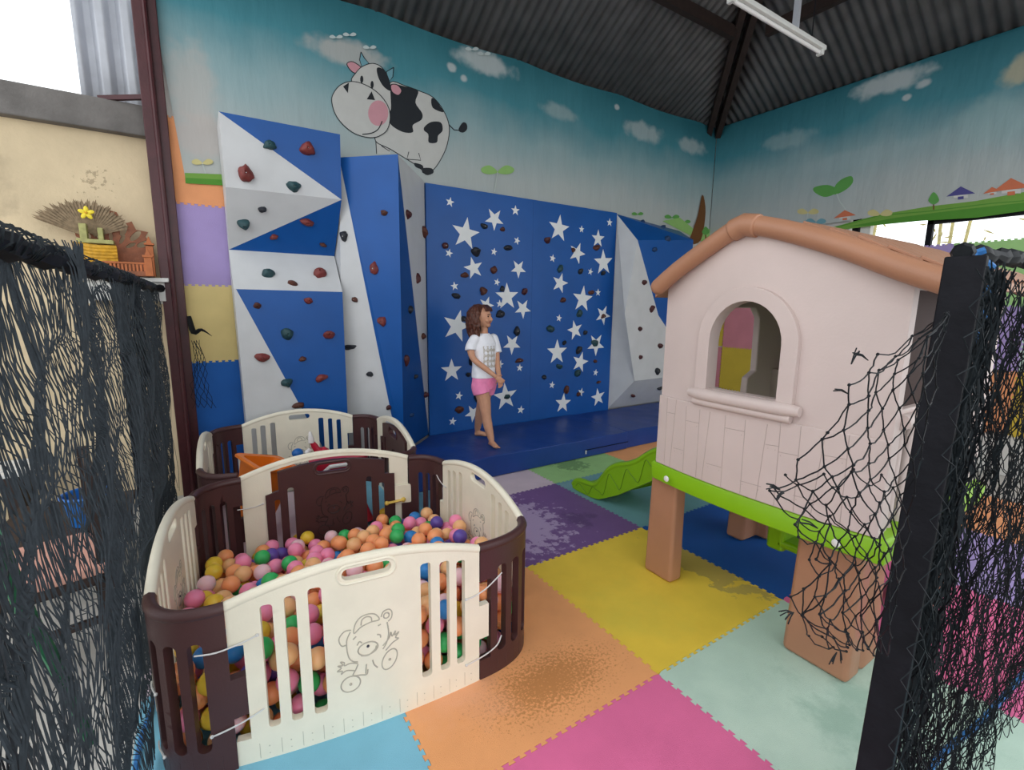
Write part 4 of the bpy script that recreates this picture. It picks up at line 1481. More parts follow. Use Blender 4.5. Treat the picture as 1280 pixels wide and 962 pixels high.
def front(s, z, o):
    """Gable wall, bowed slightly outwards; s is y."""
    k = (s - YL) / (YR - YL)
    bow = .045 * (1 - (2 * k - 1) ** 2)
    return Vector((XFH + .035 - bow - o, s, z))


gy = [-.474, -.684, -.901, -1.13, -1.324, -1.493, -1.603]
gz = [1.665, 1.795, 1.894, 1.842, 1.761, 1.686, 1.642]


def gab(y):
    if y >= gy[0]: return gz[0]
    for a, b, c, d in zip(gy, gy[1:], gz, gz[1:]):
        if a >= y >= b:
            return c + (d - c) * (y - a) / (b - a)
    return gz[-1]


top_ = [(YL + (YR - YL) * i / 16, gab(YL + (YR - YL) * i / 16)) for i in range(17)]
wy, ww = -.942, .178
arch = [(wy + ww, 1.17)] + [(wy + ww * math.cos(a), 1.405 + .19 * math.sin(a)) for a in (PI * i / 16 for i in range(17))] + [(wy - ww, 1.17)]
g = MB()
g.panel([(YL, ZP), (YR, ZP)] + list(reversed(top_)), [arch], .05, front, .05)
fw = g.build('front_wall', M['house'], ph, bevel=.012, ang=50)
# lower planked skin, ledge, plank grooves
g = MB()
g.panel([(YL + .004, ZP + .002), (YR - .004, ZP + .002), (YR - .004, 1.085), (YL + .004, 1.085)], [], .018, lambda s, z, o: front(s, z, o + .030), .05)
sk = g.build('plank_skirt', M['house'], ph, bevel=.006, ang=50)
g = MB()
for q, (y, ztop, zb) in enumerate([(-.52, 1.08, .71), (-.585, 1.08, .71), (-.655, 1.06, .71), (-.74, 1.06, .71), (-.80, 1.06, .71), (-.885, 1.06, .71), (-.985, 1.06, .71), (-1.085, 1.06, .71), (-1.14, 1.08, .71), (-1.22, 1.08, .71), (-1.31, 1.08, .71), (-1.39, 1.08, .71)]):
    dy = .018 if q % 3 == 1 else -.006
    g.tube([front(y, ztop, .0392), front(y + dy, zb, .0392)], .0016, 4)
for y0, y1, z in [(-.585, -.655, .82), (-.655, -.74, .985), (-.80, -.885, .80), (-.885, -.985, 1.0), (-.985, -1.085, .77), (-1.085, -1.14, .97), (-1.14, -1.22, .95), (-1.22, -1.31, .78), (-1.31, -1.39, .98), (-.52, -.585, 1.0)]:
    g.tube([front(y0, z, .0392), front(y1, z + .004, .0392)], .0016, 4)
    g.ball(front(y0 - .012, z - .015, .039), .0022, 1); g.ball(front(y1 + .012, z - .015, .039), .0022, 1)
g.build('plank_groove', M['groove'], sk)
g = MB()
g.panel([(y, z) for y, z in [(wy + ww + .06, 1.15)] + [(wy + (ww + .06) * math.cos(a), 1.405 + .247 * math.sin(a)) for a in (PI * i / 20 for i in range(21))] + [(wy - ww - .06, 1.15)]], [[(wy + (ww - .006) * math.cos(a), 1.405 + .184 * math.sin(a)) for a in (PI * i / 16 for i in range(17))] + [(wy - ww + .006, 1.152), (wy + ww - .006, 1.152)]], .08, lambda s, z, o: front(s, z, o + .012), .04)
g.build('window_frame', M['house'], ph, bevel=.014, ang=50)
g = MB()
L_ = [front(wy + ww + .085 - i * (2 * ww + .18) / 8, 1.14, .05) for i in range(9)]
g.tube(L_, [.022] + [.030] * 7 + [.022], 12)
L_ = [front(wy + ww + .06 - i * (2 * ww + .12) / 8, 1.102, .045) for i in range(9)]
g.tube(L_, .02, 10)
g.build('window_sill', M['house'], ph)
# roof tube on the gable, with collar
rp = [(x, y, z) for x, y, z in zip([.50] * 7, gy, gz)]
rp = [(.50, y, z + .01) for y, z in [(-.445, 1.655), (-.56, 1.735), (-.70, 1.815), (-.83, 1.885), (-.90, 1.905), (-.98, 1.892), (-1.13, 1.845), (-1.324, 1.768), (-1.493, 1.688), (-1.63, 1.632)]]
for nm, xo in (('gable_tube', .50), ('gable_tube', XB + .03)):
    g = MB(); P = smooth_line([(xo, y, z) for _, y, z in rp], 3); g.tube(P, .042, 14)
    g.ball(P[0], .042, 2); g.ball(P[-1], .042, 2)
    o = g.build(nm, M['tan'], ph)
    g = MB(); g.tube([(xo, -.84, 1.898), (xo, -.90, 1.918), (xo, -.965, 1.905)], .050, 14); g.build('ridge_collar', M['tan'], o, bevel=.01)
# roof shells and shingles
g = MB()
rl = [(-.40, 1.64), (-.56, 1.755), (-.70, 1.835), (-.90, 1.935), (-1.13, 1.885), (-1.324, 1.812), (-1.493, 1.735), (-1.66, 1.66)]
ring = [(y, z) for y, z in rl] + [(y, z - .03) for y, z in reversed(rl)]
g.loft([[Vector((x, y, z)) for y, z in ring] for x in (.53, XB)])
g.build('roof_shell', M['tan'], ph, smooth=False)
g = MB()
def roof_at(d, side):
    pts = rl[3:] if side > 0 else list(reversed(rl[:4]))
    acc = 0
    for (y0, z0), (y1, z1) in zip(pts, pts[1:]):
        l = math.hypot(y1 - y0, z1 - z0)
        if d <= acc + l + 1e-6:
            k = (d - acc) / l
            return Vector((0, y0 + (y1 - y0) * k, z0 + (z1 - z0) * k)), Vector((0, (y1 - y0) / l, (z1 - z0) / l))
        acc += l
    return Vector((0, *pts[-1])), Vector((0, (y1 - y0) / l, (z1 - z0) / l))
rs = random.Random(2)
for side, n in ((1, 7), (-1, 5)):
    for r in range(n):
        d0 = .02 + r * .108
        p, tdir = roof_at(d0 + .05, side)
        nrm = Vector((0, -tdir.z, tdir.y)) * (1 if side > 0 else -1)
        if nrm.z < 0: nrm = -nrm
        x = .535 + (r % 2) * -.04
        while x < XB - .01:
            w = .11 + rs.uniform(-.015, .015)
            xa, xb_ = max(x, .535), min(x + w - .006, XB)
            if xb_ - xa > .02:
                Rm = Matrix(((1, 0, 0), (0, tdir.y, nrm.y), (0, tdir.z, nrm.z)))
                Rm = Matrix((Vector((1, 0, 0)), tdir, nrm)).transposed()
                tilt = Matrix.Rotation(-.09, 3, 'X')
                g.box(p + nrm * .010 + Vector(((xa + xb_) / 2, 0, 0)), (xb_ - xa, .122, .012), Rm @ tilt)
            x += w
g.build('roof_shingles', M['tan'], ph, smooth=False, bevel=.003)
# side walls, rear wall
g = MB()
def side(y, s, z, o): return Vector((s, y + o, z))
op = [(.70, 1.16)] + [(.70, 1.50), (.76, 1.56), (1.31, 1.56), (1.365, 1.50), (1.375, 1.17), (1.29, 1.13), (1.27, .74), (.70, .74)]
g.panel([(.56, ZP), (XB, ZP), (XB, 1.66), (.56, 1.66)], [op], .045, lambda s, z, o: side(YL - .03, s, z, o), .08)
g.build('slide_side_wall', M['house'], ph, bevel=.01, ang=50)
g = MB()
g.panel([(.57, ZP), (.66, ZP), (.66, 1.12), (1.62, 1.12), (1.62, ZP), (XB, ZP), (XB, 1.68), (.57, 1.68)], [[(.578, 1.19), (1.60, 1.19), (1.60, 1.63), (.578, 1.63)]], .045, lambda s, z, o: side(YR + .03, s, z, o), .06)
sw = g.build('door_side_wall', M['house'], ph, bevel=.01, ang=50)
g = MB(); g.panel([(.585, 1.17), (1.63, 1.17), (1.63, 1.66), (.585, 1.66)], [], .02, lambda s, z, o: side(YR + .042, s, z, o), .2)
g.build('shutter', M['brownp'], ph, props={'label': 'dark brown side shutter'})
for i in range(9):
    x = .70 + i * .107
    g = MB(); g.tube([(x, YR + .03, .70), (x, YR + .03, 1.12)], .021, 10); g.build('baluster', M['house'], ph)
g = MB(); g.tube([(.62, YR + .0, 1.145), (1.66, YR + .0, 1.145)], .03, 12); g.build('handrail', M['house'], ph)
g = MB()
g.panel([(YL - .02, ZP), (YR + .02, ZP), (YR + .02, 1.66), (-.90, 1.86), (YL - .02, 1.66)], [], .045, lambda s, z, o: Vector((XB - .02 + o, s, z)), .08)
g.panel([(-.62, ZP), (YR + .05, ZP), (YR + .05, 1.08), (-.62, 1.08)], [], .03, lambda s, z, o: Vector((XB - .055 + o, s, z)), .1)
g.box((XB - .10, -.56, .94), (.12, .12, .46))
g.build('rear_wall', M['house'], ph, bevel=.01, ang=50)
# green floor
g = MB()
def plan(off, n=8):
    P = [(XFH + .035 - .045 * (1 - (2 * i / n - 1) ** 2) - off, YL + off + (YR - YL - 2 * off) * i / n) for i in range(n + 1)]
    P += [(XB + off, YR - off), (XB + off, YL + off)]
    return P
g.loft([[Vector((x, y, .595)) for x, y in plan(.0)], [Vector((x, y, .60)) for x, y in plan(.03)], [Vector((x, y, .69)) for x, y in plan(.035)], [Vector((x, y, .705)) for x, y in plan(.022)]])
g.build('floor_deck', M['lime'], ph, bevel=.006, ang=50)
for y in (-.57, -1.40):
    g = MB(); p = front(y, .645, .062); g.ball(p, (.006, .017, .017), 2); g.build('deck_stud', M['whitet'], ph)
g = MB(); g.box((1.33, -.86, .40), (.42, .10, .42)); g.box((1.33, -.93, .24), (.42, .14, .05)); g.build('deck_step', M['lime'], ph, bevel=.02)
# legs: chunky corner posts of L section with a vertical flute
def leg(cx, cy, sx, sy, b=.20, w=.125, a=.285):
    g = MB()
    P = [(0, 0), (sx * (w - .03), 0), (sx * (w - .015), sy * .012), (sx * (w + .005), sy * .012), (sx * (w + .02), 0), (sx * a * 1, 0), (sx * a, sy * w), (sx * w, sy * w), (sx * w, sy * b), (0, sy * b)]
    def ringz(z, k):
        c = (sx * .10, sy * .09)
        return [Vector((cx + c[0] + (x - c[0]) * k, cy + c[1] + (y - c[1]) * k, z)) for x, y in P]
    g.loft([ringz(0.001, 1.03), ringz(.3, .985), ringz(.595, .95)])
    return g.build('leg', M['tan'], ph, bevel=.024, ang=60, seg=4)
leg(.592, -.385, 1, -1, .19, .10, .15); leg(.615, -1.462, 1, 1, .265, .13); leg(1.70, -.385, -1, -1); leg(1.70, -1.475, -1, 1)
# slide
prof_t = [(-.46, .66), (-.36, .66), (-.2, .655), (-.043, .575), (.039, .520), (.124, .45), (.222, .395), (.318, .36), (.401, .305), (.476, .215), (.536, .14), (.61, .108), (.728, .10), (.80, .075), (.83, .035)]
prof_b = [(.83, .010), (.76, .004), (.6, .004), (.50, .02), (.302, .125), (.154, .225), (.038, .305), (-.1, .40), (-.25, .50), (-.46, .56)]
g = MB()
for x0, x1 in ((1.045, 1.085), (1.435, 1.475)):
    g.prism(prof_t + prof_b, lambda y, z, d: Vector((d, y, z)), x0, x1)
for x in (1.065, 1.455):
    g.tube([Vector((x, y, z)) for y, z in smooth_line([(a, b, 0) for a, b in prof_t], 2) for y, z in [(y, z)]] if False else [Vector((x, p.x, p.y)) for p in smooth_line([(a, b, 0) for a, b in prof_t[1:]], 3)], .026, 8)
bed_t = [(-.46, .62), (-.2, .60), (.0, .47), (.2, .32), (.4, .16), (.52, .075), (.62, .05), (.80, .045)]
g.prism(bed_t + [(y, z - .03) for y, z in reversed(bed_t)], lambda y, z, d: Vector((d, y, z)), 1.08, 1.44)
sl = g.build('slide', M['lime'], ph, bevel=.008, ang=45)
g = MB()
W_ = []
zz = [(.02, .42, .53), (.0, 0, 0)]
def wob(y): 
    # height range of the slide's side at y
    import bisect
    tz = [(a, b) for a, b in prof_t]
    bz = sorted(prof_b)
    def ip(L, y):
        for (a, b), (c, d) in zip(L, L[1:]):
            if a <= y <= c: return b + (d - b) * (y - a) / (c - a)
        return L[-1][1]
    return ip(bz, y), ip(tz, y)
pts_ = []
for i in range(60):
    y = .78 - i / 59 * .80
    lo, hi = wob(y)
    ph_ = i / 59 * 4.5 * 2 * PI
    tr = math.sin(ph_ + .55 * math.sin(ph_))
    mid = (lo + hi) / 2
    pts_.append(Vector((1.0438, y, mid + (hi - lo) * .34 * tr)))
g.tube(pts_, .0032, 5)
g.build('slide_groove', mat('lime_groove_plastic', '5f8a10', .5, .05, 8), sl)

# ------------------------------------------------------------------ the girl
ex, ed = Vector((.872, -.489, 0)), Vector((.489, .872, 0))
G0 = Vector((.745, 1.85, 0))
def gp(r, d, z):
    return G0 + ex * r + ed * d + Vector((0, 0, z))
gt = thing('person', 'barefoot person with wavy brown hair, white printed shirt and pink shorts on the mat', 'person', (.745, 1.85, .2))
ZM = .211


def limb(g, pts, rad, k=5, n=12):
    P = smooth_line(pts, k)
    R_ = []
    for i in range(len(P)):
        t = i / k
        j = min(int(t), len(rad) - 2)
        R_.append(rad[j] + (rad[j + 1] - rad[j]) * (t - j))
    g.tube(P, R_, n)
    g.ball(P[0], R_[0], 2); g.ball(P[-1], R_[-1], 2)


fdir = (ex * .65 - ed * .76).normalized()          # chest direction
ldir = (ex * .76 + ed * .65).normalized()          # her left
def tor(l, f, z):
    return G0 + ldir * l + fdir * f + Vector((0, 0, z))
def ering(c_l, c_f, z, a, b, n=20):
    return [tor(c_l + a * math.cos(t), c_f + b * math.sin(t), z) for t in (2 * PI * i / n for i in range(n))]
g = MB()
g.loft([ering(0, 0, .745, .09, .075), ering(0, 0, .81, .112, .083), ering(0, .0, .88, .100, .075), ering(0, .005, .98, .100, .075), ering(0, .005, 1.10, .110, .082), ering(0, 0, 1.21, .112, .075), ering(0, -.005, 1.262, .085, .055), ering(0, -.005, 1.30, .04, .04), ering(0, 0, 1.34, .034, .036)])
# head
hd = (ex * .90 - ed * .43).normalized()
hl = Vector((-hd.y, hd.x, 0))
HCn = gp(-.02, .0, 1.445)
def hp(f, l, z):
    return HCn + hd * f + hl * l + Vector((0, 0, z))
Rh = Matrix((hd, hl, Vector((0, 0, 1)))).transposed()
def skull(q, p):
    q = q.copy()
    if p.z < 0:
        q.x = q.x * (1 - .12 * -p.z) + .018 * -p.z
        q.y *= 1 - .28 * -p.z
    return q
g.ball(HCn, (.092, .074, .108), 3, Rh, skull)
g.ball(hp(.068, 0, -.075), (.022, .026, .02), 2, Rh)          # chin
g.ball(hp(.072, .036, -.03), (.018, .02, .022), 2, Rh); g.ball(hp(.072, -.036, -.03), (.018, .02, .022), 2, Rh)
g.tube([hp(.086, 0, .012), hp(.100, 0, -.012), hp(.104, 0, -.026)], [.008, .010, .012], 8)
g.ball(hp(.098, 0, -.028), (.012, .013, .009), 2, Rh)
for s in (1, -1):
    g.ball(hp(-.005, s * .074, -.012), (.018, .008, .028), 2, Rh)
# legs
LEGR = ([tor(-.055, 0, .80), gp(.0, -.055, .64), gp(.022, -.085, .50), gp(.04, -.11, .40), gp(.072, -.145, .275)], [.078, .066, .048, .046, .030])
LEGL = ([tor(.055, 0, .80), gp(.0, .08, .64), gp(-.035, .13, .50), gp(-.05, .17, .40), gp(-.068, .215, .285)], [.078, .064, .047, .045, .030])
for P, r in (LEGR, LEGL):
    limb(g, P, r)
# feet with toes
def foot(ank, dirv, heel_up=0):
    d = dirv.normalized(); s = Vector((-d.y, d.x, 0))
    h = Vector((ank.x, ank.y, ZM + .024)) - d * .025
    g.tube([h, h + d * .06 + Vector((0, 0, .006)), h + d * .11 - Vector((0, 0, .004)), h + d * .14 - Vector((0, 0, .008))], [.024, .028, .024, .016], 10, flat=1)
    g.ball(h + d * .115 - Vector((0, 0, .006)), (.03, .03, .016), 2)
    g.tube([ank, h + d * .03 + Vector((0, 0, .01))], [.029, .026], 10)
    for i in range(5):
        b = h + d * (.132 - .006 * i) + s * (.024 - .012 * i) - Vector((0, 0, .012))
        g.tube([b, b + d * (.022 - .002 * i)], [.0085 - .0006 * i, .0075 - .0006 * i], 7)
        g.ball(b + d * (.022 - .002 * i), .0075 - .0006 * i, 1)
foot(LEGR[0][-1], ex * .45 - ed * .9)
foot(LEGL[0][-1], ex * .95 - ed * .2)
# arms and hands
ARMR = ([tor(-.118, 0, 1.238), gp(-.127, -.085, 1.15), gp(-.097, -.125, 1.055), gp(.02, -.165, .965), gp(.10, -.185, .905)], [.036, .036, .030, .027, .020])
ARML = ([tor(.118, 0, 1.238), gp(.118, .06, 1.12), gp(.128, .03, 1.02), gp(.138, -.01, .93), gp(.15, -.05, .865)], [.036, .034, .028, .026, .020])
def hand(w, e, palm_n, curl):
    d = (w - e).normalized()
    n = (palm_n - d * palm_n.dot(d)).normalized()
    s = d.cross(n)
    c = w + d * .04
    g.ball(w + d * .035, (1, 1, 1), 1, Matrix((d * .04, s * .030, n * .014)).transposed())
    g.tube([w - d * .01, w + d * .02], [.019, .022], 10)
    for i, L in enumerate((.046, .052, .048, .038)):
        b = w + d * .062 + s * (.021 - .014 * i)
        k1 = b + (d * math.cos(curl * .5) + n * math.sin(curl * .5)) * L * .5
        k2 = k1 + (d * math.cos(curl) + n * math.sin(curl)) * L * .3
        k3 = k2 + (d * math.cos(curl * 1.5) + n * math.sin(curl * 1.5)) * L * .25
        g.tube([b - d * .012, k1, k2, k3], [.0072, .0066, .006, .005], 7)
        g.ball(k3, .005, 1)
    tb = w + d * .018 + s * .022
    t1 = tb + (d * .7 + s * .7 + n * .2) * .022
    t2 = t1 + (d * .9 + s * .25 + n * .3) * .022
    g.tube([tb - s * .008, t1, t2], [.0085, .0075, .006], 7); g.ball(t2, .006, 1)
for (P, r), pn, cu in ((ARMR, ed, .6), (ARML, -ex * .4 - ed, .5)):
    limb(g, P, r)
    hand(P[-1], P[-2], pn, cu)
body_o = g.build('body', M['skin'], gt)
rm = body_o.modifiers.new('remesh', 'REMESH'); rm.mode = 'VOXEL'; rm.voxel_size = .0048; rm.use_smooth_shade = True
sm_ = body_o.modifiers.new('smooth', 'SMOOTH'); sm_.factor = .5; sm_.iterations = 4
for s in (1, -1):
    g = MB(); g.ball(hp(.080, s * .031, .008), (.006, .012, .007), 2, Rh); g.build('eye', M['eye'], gt)
    g = MB(); g.tube([hp(.079, s * .045, .024), hp(.088, s * .03, .030), hp(.089, s * .014, .026)], .0032, 5); g.build('eyebrow', M['hair'], gt)
g = MB(); g.tube([hp(.081, .022, -.050), hp(.0905, 0, -.054), hp(.081, -.022, -.050)], [.002, .0055, .002], 7); g.build('mouth', M['lip'], gt)
# hair: cap plus wavy locks
g = MB()
def cap(q, p):
    return q
g.ball(hp(-.036, 0, .030), (.088, .088, .098), 3, Rh)
rh = random.Random(11)
for i in range(70):
    a = rh.uniform(1.45, 2 * PI - 1.45) if i % 4 else rh.choice((1.32, -1.32)) + rh.uniform(-.08, .08)
    ca, sa = math.cos(a), math.sin(a)
    el = rh.uniform(.1, 1.1)
    r0 = .088
    st_ = hp(-.036 + .085 * ca * math.cos(el), .086 * sa * math.cos(el), .028 + .098 * math.sin(el))
    P = [st_]
    ln = rh.uniform(.80, 1.05) * (.255 if ca < .3 else .23)
    ph0 = rh.uniform(0, 6)
    n = 8
    for k in range(1, n + 1):
        q = k / n
        z = .028 + .095 * math.sin(el) * (1 - q) - ln * q
        rad = .094 + .016 * math.sin(q * PI * 1.2) + .014 * math.sin(ph0 + q * 11)
        aa = a + .13 * math.sin(ph0 * 2 + q * 10)
        P.append(hp(-.030 + rad * math.cos(aa) * (1.0 if q > .2 else .98), rad * .95 * math.sin(aa), z))
    g.tube(P, [.012] + [.014] * 4 + [.014, .012, .010, .005], 7)
# fringe swept off the forehead
for i in range(9):
    l = -.06 + .015 * i
    g.tube([hp(.03, l * .6, .115), hp(.066, l, .085), hp(.075, l * 1.25, .055)], [.012, .012, .005], 6)
ho = g.build('hair', M['hair'], gt)
rm = ho.modifiers.new('remesh', 'REMESH'); rm.mode = 'VOXEL'; rm.voxel_size = .005; rm.use_smooth_shade = True
# shirt with a faded gold print on the chest
def cloth_mat():
    m = mat('white_printed_cotton', 'f2f2f8', .8, .04, 20, .25, 50)
    nt = m.node_tree; b = nt.nodes['Principled BSDF']
    src = b.inputs['Base Color'].links[0].from_socket
    gm = nt.nodes.new('ShaderNodeNewGeometry')
    def dot(v, off):
        s = nt.nodes.new('ShaderNodeVectorMath'); s.operation = 'SUBTRACT'; s.inputs[1].default_value = off
        nt.links.new(gm.outputs['Position'], s.inputs[0])
        d = nt.nodes.new('ShaderNodeVectorMath'); d.operation = 'DOT_PRODUCT'; d.inputs[1].default_value = v
        nt.links.new(s.outputs[0], d.inputs[0])
        return d.outputs['Value']
    def mth(op, a, c=None, v=None):
        n = nt.nodes.new('ShaderNodeMath'); n.operation = op
        nt.links.new(a, n.inputs[0])
        if c is not None: nt.links.new(c, n.inputs[1])
        if v is not None: n.inputs[1].default_value = v
        return n.outputs[0]
    dl = dot(ldir, tor(0, 0, 1.07)); df = dot(fdir, tor(0, 0, 1.07)); dz = dot((0, 0, 1), tor(0, 0, 1.07))
    mask = mth('MULTIPLY', mth('GREATER_THAN', df, v=.03), mth('LESS_THAN', mth('ABSOLUTE', dl), v=.076))
    mask = mth('MULTIPLY', mask, mth('LESS_THAN', mth('ABSOLUTE', dz), v=.105))
    sx_ = mth('SINE', mth('MULTIPLY', dl, v=2 * PI / .042)); sz_ = mth('SINE', mth('MULTIPLY', dz, v=2 * PI / .052))
    dots = mth('GREATER_THAN', mth('ADD', sx_, sz_), v=-.35)
    nz = nt.nodes.new('ShaderNodeTexNoise'); nz.inputs['Scale'].default_value = 60
    nt.links.new(gm.outputs['Position'], nz.inputs['Vector'])
    mask = mth('MULTIPLY', mth('MULTIPLY', mask, dots), mth('MULTIPLY', nz.outputs['Fac'], v=1.1))
    mx = nt.nodes.new('ShaderNodeMix'); mx.data_type = 'RGBA'
    nt.links.new(mask, mx.inputs['Factor']); nt.links.new(src, mx.inputs[6]); mx.inputs[7].default_value = (*srgb('94805a'), 1)
    nt.links.new(mx.outputs[2], b.inputs['Base Color'])
    return m
g = MB()
def fold(z, t): return 1 + .03 * math.sin(3 * t + z * 30) + .02 * math.sin(7 * t - z * 20)
def cring(z, a, b, cf=0, n=32):
    return [tor(a * math.cos(t) * fold(z, t), cf + b * math.sin(t) * fold(z, t), z) for t in (2 * PI * i / n for i in range(n))]
g.loft([cring(.865, .132, .104), cring(.90, .129, .100), cring(.98, .124, .098), cring(1.10, .126, .099), cring(1.20, .128, .09), cring(1.25, .106, .070), cring(1.278, .070, .056), cring(1.292, .052, .05)])
for P, r in (ARMR, ARML):
    q = smooth_line(P, 5)[:7]
    g.tube([P[0] + (Vector((0, 0, .0)))] + q[1:], [.050, .052, .053, .053, .054, .055, .056], 14)
    g.ball(P[0], .050, 2)
so = g.build('shirt', cloth_mat(), gt)
rm = so.modifiers.new('remesh', 'REMESH'); rm.mode = 'VOXEL'; rm.voxel_size = .006; rm.use_smooth_shade = True
sm_ = so.modifiers.new('smooth', 'SMOOTH'); sm_.iterations = 3
g = MB()
g.loft([cring(.755, .13, .10), cring(.79, .136, .106), cring(.84, .130, .100), cring(.89, .118, .092)])
for (P, r), sgn in ((LEGR, -1), (LEGL, 1)):
    q = smooth_line(P, 5)
    g.tube([q[0], q[1], q[2], q[3]], [.086, .09, .09, .088], 16)
sh = g.build('shorts', M['pink_cloth'], gt)
rm = sh.modifiers.new('remesh', 'REMESH'); rm.mode = 'VOXEL'; rm.voxel_size = .006; rm.use_smooth_shade = True
g = MB()
for s in (-1, 1):
    g.tube(smooth_line([tor(0, .103, .845), tor(s * .02, .112, .82), tor(s * .028, .114, .785)], 3), .004, 5)
g.build('drawstring', M['pink_cloth'], gt)

# ------------------------------------------------------------------ nets
def net_mesh(name, P, ni, nj, r, m, parent=None, seed=0, hole=None, sag=0.0, knots=0, segs=1, sag_dir=Vector((0, 0, -1)), skip=0):
    """Diamond mesh: node (i, j) at P(u, v); strands are thin three-sided prisms."""
    rnd = random.Random(seed)
    mb = MB()
    N = {}
    for j in range(nj + 1):
        for i in range(ni + 1):
            u = (i + (.5 if j % 2 else 0)) / ni
            v = j / nj
            if u <= 1.0001 and not (hole and hole(u, v)):
                N[(i, j)] = P(u, v, rnd)
    vv, ff = mb.v, mb.f
    def strand(a, b):
        d = b - a
        if d.length < 1e-5: return
        dn = d.normalized()
        s = dn.orthogonal().normalized(); t_ = dn.cross(s)
        ps = [a]
        for k in range(1, segs):
            q = k / segs
            ps.append(a.lerp(b, q) + (sag_dir * (sag * d.length * 4 * q * (1 - q))) + Vector((rnd.uniform(-1, 1), rnd.uniform(-1, 1), rnd.uniform(-1, 1))) * sag * d.length * .35)
        ps.append(b)
        o = len(vv)
        for p in ps:
            for k in range(3):
                an = 2.0944 * k
                w = s * (math.cos(an) * r) + t_ * (math.sin(an) * r)
                vv.append((p.x + w.x, p.y + w.y, p.z + w.z))
        for q in range(len(ps) - 1):
            b0 = o + q * 3
            for k in range(3):
                l = (k + 1) % 3
                ff.append((b0 + k, b0 + l, b0 + 3 + l, b0 + 3 + k)); mb.m.append(0)
    for (i, j), a in N.items():
        for di in ((0, 1) if j % 2 else (-1, 0)):
            b = N.get((i + di, j + 1))
            if b is not None and not (skip and rnd.random() < skip):
                strand(a, b)
        if knots:
            mb.ball(a, knots, 1)
    return mb.build(name, m, parent)


XN = -1.82
lf = thing('safety_net', 'black safety net fence along the left side of the play floor', 'net', (XN, .4, 0))
def left_net(layer):
    def P(u, v, rnd):
        y = -1.62 + 3.95 * u
        y += .045 * math.sin(y * 7 + layer) + .03 * math.sin(y * 17 + 2 * layer + v * 3)
        vv = v + .025 * math.sin(v * 19 + y * 3 + layer) + .012 * math.sin(v * 47 + y * 5)
        z = 1.66 * (1 - vv) + .005
        z += -.012 * math.sin(PI * ((y + 1.6) % 2.4) / 2.4)
        x = XN + .022 * math.sin(y * 9 + v * 4 + layer * 2) + .016 * math.sin(v * 25 + y * 11) - .02 * layer
        x += .05 * (1 - abs(y - .4) / 2.2) * math.sin(v * PI)
        x = min(x, XN + .03) if z < .7 else x
        return Vector((x + rnd.uniform(-.003, .003), y + rnd.uniform(-.003, .003), max(.006, z + rnd.uniform(-.004, .004))))
    return P
net_mesh('net_mesh', left_net(0), 235, 24, .0015, M['net_l'], lf, 1, skip=.02)
net_mesh('net_mesh', left_net(1.7), 180, 27, .0014, M['net_l'], lf, 2, skip=.05)
def hang(y0, y1, seed, n):
    """loose bunched folds hanging from the top rope"""
    rnd = random.Random(seed)
    g = MB()
    for i in range(n):
        y = rnd.uniform(y0, y1)
        x = XN + rnd.uniform(-.03, .03)
        z1 = rnd.uniform(.45, 1.2) if rnd.random() < .85 else .1
        P = [(x + .012 * math.sin(k * 1.3 + i), y + .014 * math.sin(k * .9 + 2 * i), 1.64 - (1.64 - z1) * k / 9) for k in range(10)]
        g.tube(P, .0016, 3, caps=False)
    g.build('net_fold', M['net_l'], lf)
hang(.78, .95, 4, 70); hang(1.95, 2.3, 5, 30); hang(-1.5, -1.2, 6, 40)
g = MB()
P = [(XN + (.06 if False else 0) + .008 * math.sin(y * 9), y, 1.665 - .012 * math.sin(PI * ((y + 1.6) % 2.4) / 2.4)) for y in [-1.62 + 3.93 * i / 60 for i in range(61)]]
P[-1] = (-1.775, 2.32, 1.655)
g.tube(P, [.026 + .006 * math.sin(i * 1.9) for i in range(61)], 8); g.build('top_roll', M['net'], lf)
rr = random.Random(8)
g = MB()
for i in range(260):
    y = -1.6 + 3.9 * i / 260
    a = rr.uniform(0, 6)
    g.tube([(XN + .03 * math.cos(a + k), y + .03 * k / 3, 1.663 + .03 * math.sin(a + k)) for k in range(4)], .0022, 3, caps=False)
g.build('roll_strand', M['net2'], lf)
g = MB(); g.tube(smooth_line([(XN + .01, -1.6, .02), (XN - .02, -.36, .014), (XN + .01, .0, .014), (XN - .02, .8, .014), (XN - .05, 1.6, .014), (XN - .04, 2.25, .014)], 4), .009, 6); g.build('bottom_rope', M['bluerope'], lf, props={'label': 'blue bottom rope'})
g = MB(); g.tube(smooth_line([onX(-6, 670, XN - .06), onX(35, 770, XN - .05), onX(80, 850, XN - .05), onX(112, 925, XN - .05)], 5), .024, 6, flat=.5); g.build('green_edge', M['greenrope'], lf, props={'label': 'green webbing strip slanting across the net'})
for y, lab in ((.88, 'black square post behind the left net, half way along'),):
    g = MB(); g.box((XN - .045, y, .83), (.05, .05, 1.66))
    tag(g.build('fence_post', M['black'], bevel=.004), lab, 'post')
